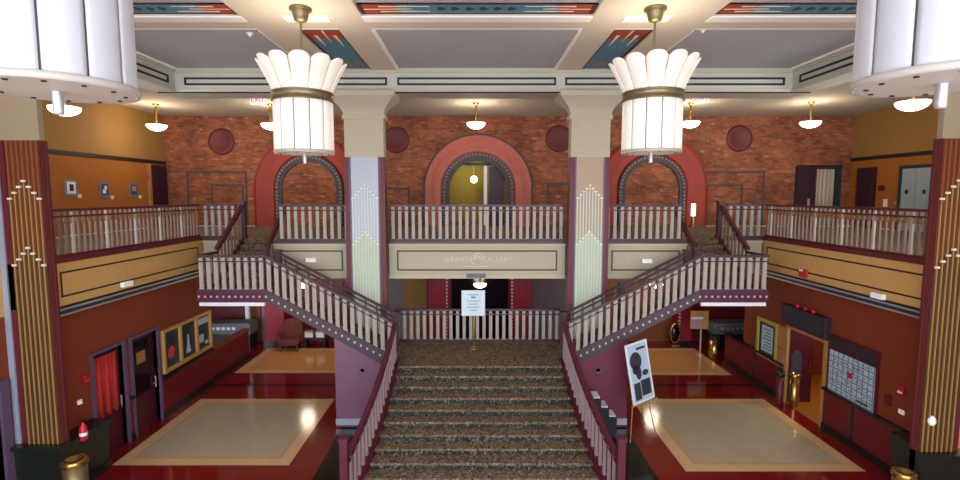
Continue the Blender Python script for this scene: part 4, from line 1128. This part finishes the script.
# brochure rack beside the stair wall
t = T('brochure_rack', 'low black tiered rack of white leaflets between right handrail and plum wall', 'rack', (3.15, 12.1, 0))
for k in range(3):
    x = 2.92+.2*k; z1 = .98-.24*k
    MB().box(x, x+.2, 11.95, 12.42, 0, z1).build('tier', 'black', t)
    MB().box(x+.02, x+.18, 12.0, 12.36, z1, z1+.035).build('leaflets', 'paper', t)

# ------------------------------------------------------------------ mezzanine wall things
for k, (px, py, lb) in enumerate(((70, 188, 'small framed picture with dark middle on the left ochre wall, nearest the pier'), (104, 190, 'small framed picture with pale figures on the left ochre wall, middle one'), (133, 190, 'small framed picture with tan patch on the left ochre wall, nearest the dark door'))):
    p = atX(px, py, -13)
    t = T('framed_picture', lb, 'picture', p, 'small pictures on the left ochre wall')
    X = -13
    MB().box(X, X+.04, p[1]-.24, p[1]+.24, p[2]-.26, p[2]+.26).build('frame', 'ink_soft', t)
    MB().box(X+.04, X+.05, p[1]-.17, p[1]+.17, p[2]-.18, p[2]+.2).build('mat_board', ('paper', 'voussoir', 'voussoir')[k], t)
    g = MB()
    if k == 0: g.box(X+.05, X+.055, p[1]-.08, p[1]+.08, p[2]-.1, p[2]+.12)
    elif k == 1: g.box(X+.05, X+.055, p[1]-.12, p[1]+.02, p[2]-.12, p[2]+.02).box(X+.05, X+.055, p[1]-.04, p[1]+.08, p[2]+.02, p[2]+.14)
    else: g.box(X+.05, X+.055, p[1]-.12, p[1]+.12, p[2]-.05, p[2]+.15)
    g.build('artwork', ('ink', 'paper', 'tan_panel')[k], t)
    MB().box(X, X+.03, p[1]+.3, p[1]+.42, p[2]-.32, p[2]-.2).build('caption_card', 'paper', t)
o = MB().box(-13, -12.93, 20.1, 21.15, ZB, 7.2).build('door_6', 'dark_door'); o['kind'] = 'structure'
MB().box(-13, -12.9, 19.98, 20.1, ZB, 7.25).build('door_frame', 'tan_wood', o)
wall_dev(147, 177, 'wall_alarm', 'tiny red alarm on the left ochre wall beside the dark door', 'alarm', .14, .14, 'alarm_red', -13)
# right: elevator, door, sensors
ya, yb_ = atX(931, 190, 15.8)[1], atX(902, 190, 15.8)[1]; zt = atX(902, 169, 15.8)[2]
t = T('elevator', 'brushed steel elevator doors in the right ochre wall', 'elevator', (15.8, (ya+yb_)/2, ZB))
m = (ya+yb_)/2; X = 15.8
MB().box(X-.06, X, ya-.12, ya, ZB, zt+.12).box(X-.06, X, yb_, yb_+.12, ZB, zt+.12).box(X-.06, X, ya, yb_, zt, zt+.12).build('frame', 'steel_frame', t)
MB().box(X-.03, X, ya, m-.01, ZB, zt).build('door_leaf', 'steel', t); MB().box(X-.03, X, m+.01, yb_, ZB, zt).build('door_leaf', 'steel', t)
MB().box(X-.04, X-.03, m+.3, m+.42, ZB+1.35, ZB+1.5).build('notice', 'black', t)
MB().box(X-.04, X-.03, m-.42, m-.3, ZB+1.35, ZB+1.5).build('notice', 'ink', t)
ya, yb_ = atX(876, 190, X)[1], atX(857, 190, X)[1]
o = MB().box(X-.05, X, ya, yb_, ZB, 7.1).build('door_7', 'dark_door'); o['kind'] = 'structure'
MB().box(X-.08, X, ya+.06, ya+.16, ZB, 7.1).box(X-.08, X, yb_-.16, yb_-.06, ZB, 7.1).box(X-.07, X, (ya+yb_)/2-.04, (ya+yb_)/2+.04, ZB, 7.1).build('door_rail', 'wine_door', o)
wall_dev(882, 188, 'call_panel', 'small dark call panel on right ochre wall left of the elevator', 'panel', .26, .2, 'wine_door', X)
wall_dev(886, 203, 'wall_phone', 'small white wall unit below the dark call panel', 'panel', .16, .3, 'white_paint', X)
wall_dev(897, 203, 'wall_plate', 'tiny pale plate beside the elevator frame', 'plate', .12, .14, 'tan_panel', X)
# doors in the brick wall at right
def bx(px, py=190): return atY(px, py, YK)[0]
o = MB().box(bx(796), bx(814), YK-.05, YK, ZB, 7.15).build('door_8', 'dark_door'); o['kind'] = 'structure'
MB().box(bx(807), bx(809), YK-.09, YK-.05, 5.55, 5.85).build('handle', 'silver', o)
MB().box(bx(795)-.02, bx(796), YK-.08, YK, ZB, 7.2).box(bx(796), bx(840), YK-.08, YK, 7.15, 7.25).build('door_frame', 'black_line', o)
t = T('pale_curtain', 'pale curtain hanging in the brick wall right of the dark door', 'curtain', (bx(824), YK, ZB))
mb = MB(); n = 24; xa, xb = bx(815), bx(833); vs = []
for i in range(n+1):
    x = xa+(xb-xa)*i/n; y = YK-.06-.025*math.sin(i*1.2); vs += [(x, y, ZB+.1), (x, y, 7.08)]
mb.add(vs, [(2*i, 2*i+2, 2*i+3, 2*i+1) for i in range(n)], 0, True)
c = mb.build('curtain_cloth', 'pale_curtain', t); s = c.modifiers.new('thick', 'SOLIDIFY'); s.thickness = .01
MB().rod((xa, YK-.06, 7.1), (xb, YK-.06, 7.1), .02).build('curtain_rod', 'dark_metal', t)
o = MB().box(bx(834), bx(840), YK-.05, YK, ZB, 7.15).build('door_9', 'steel_frame'); o['kind'] = 'structure'
# small lantern by the right arch
p = atY(693, 219, 20.6)
t = T('floor_lantern', 'short brass post with pale glass standing by foot of the right red arch', 'lamp', (p[0], 20.6, ZB))
MB().lathe([(0, 0), (.13, 0), (.13, .05), (.07, .07), (0, .07)], (p[0], 20.6, ZB), 16).build('base', 'brass', t)
MB().rod((p[0], 20.6, ZB+.06), (p[0], 20.6, ZB+.45), .07, 14).build('post', 'brass', t)
MB().rod((p[0], 20.6, ZB+.45), (p[0], 20.6, ZB+.95), .085, 14).build('glass', 'bowl_glass', t)

# ------------------------------------------------------------------ lights
def light(kind, loc, power, col=(1, .9, .78), size=.2, rot=None, **k):
    d = bpy.data.lights.new('light', kind); d.energy = power; d.color = col
    if kind == 'POINT': d.shadow_soft_size = size
    if kind == 'AREA':
        d.shape = k.get('shape', 'DISK'); d.size = size
        if 'size_y' in k: d.size_y = k['size_y']
    o = bpy.data.objects.new('lamp_light', d); C.objects.link(o); o.location = loc
    if rot: o.rotation_euler = rot
    return o
for i, c in enumerate(CH):
    light('AREA', (c[0], c[1], c[2]+.45), 19 if i < 2 else 14, (1, .87, .72), .9, (PI, 0, 0))
    light('POINT', (c[0], c[1], c[2]-1.7), 16 if i < 2 else 8, (1, .86, .68), .5)
for p in PEND:
    light('POINT', (p[0], p[1], p[2]+.42), 50, (1, .82, .6), .12)
    light('POINT', (p[0], p[1], p[2]-.2), 60, (1, .86, .68), .3)
for p in LOWP:
    light('POINT', (p[0], p[1], p[2]-.22), 36, (1, .82, .62), .26)
light('POINT', (10.4, 13.6, 2.6), 70, (1, .88, .68), .2)
light('POINT', (-.4, 22.8, 7.2), 40, (1, .85, .5), .2)
# world fill standing for window daylight, let in by the open end behind camera
w = bpy.data.worlds.new('world'); bpy.context.scene.world = w; w.use_nodes = True
w.node_tree.nodes['Background'].inputs[0].default_value = (.86, .92, 1.0, 1)
w.node_tree.nodes['Background'].inputs[1].default_value = 4.5

# ------------------------------------------------------------------ camera
cd = bpy.data.cameras.new('camera'); cam = bpy.data.objects.new('camera', cd); C.objects.link(cam)
cam.location = (0, 0, H); cam.rotation_euler = (PI/2-PITCH, 0, 0)
cd.sensor_width = 36; cd.lens = 36*F/960; cd.shift_x = (480-VPX)/960; cd.clip_start = .05; cd.clip_end = 200
sc = bpy.context.scene; sc.camera = cam
sc.view_settings.view_transform = 'Standard'; sc.view_settings.look = 'None'; sc.view_settings.gamma = 1; sc.view_settings.use_curve_mapping = False
sc.view_settings.exposure = 0.15
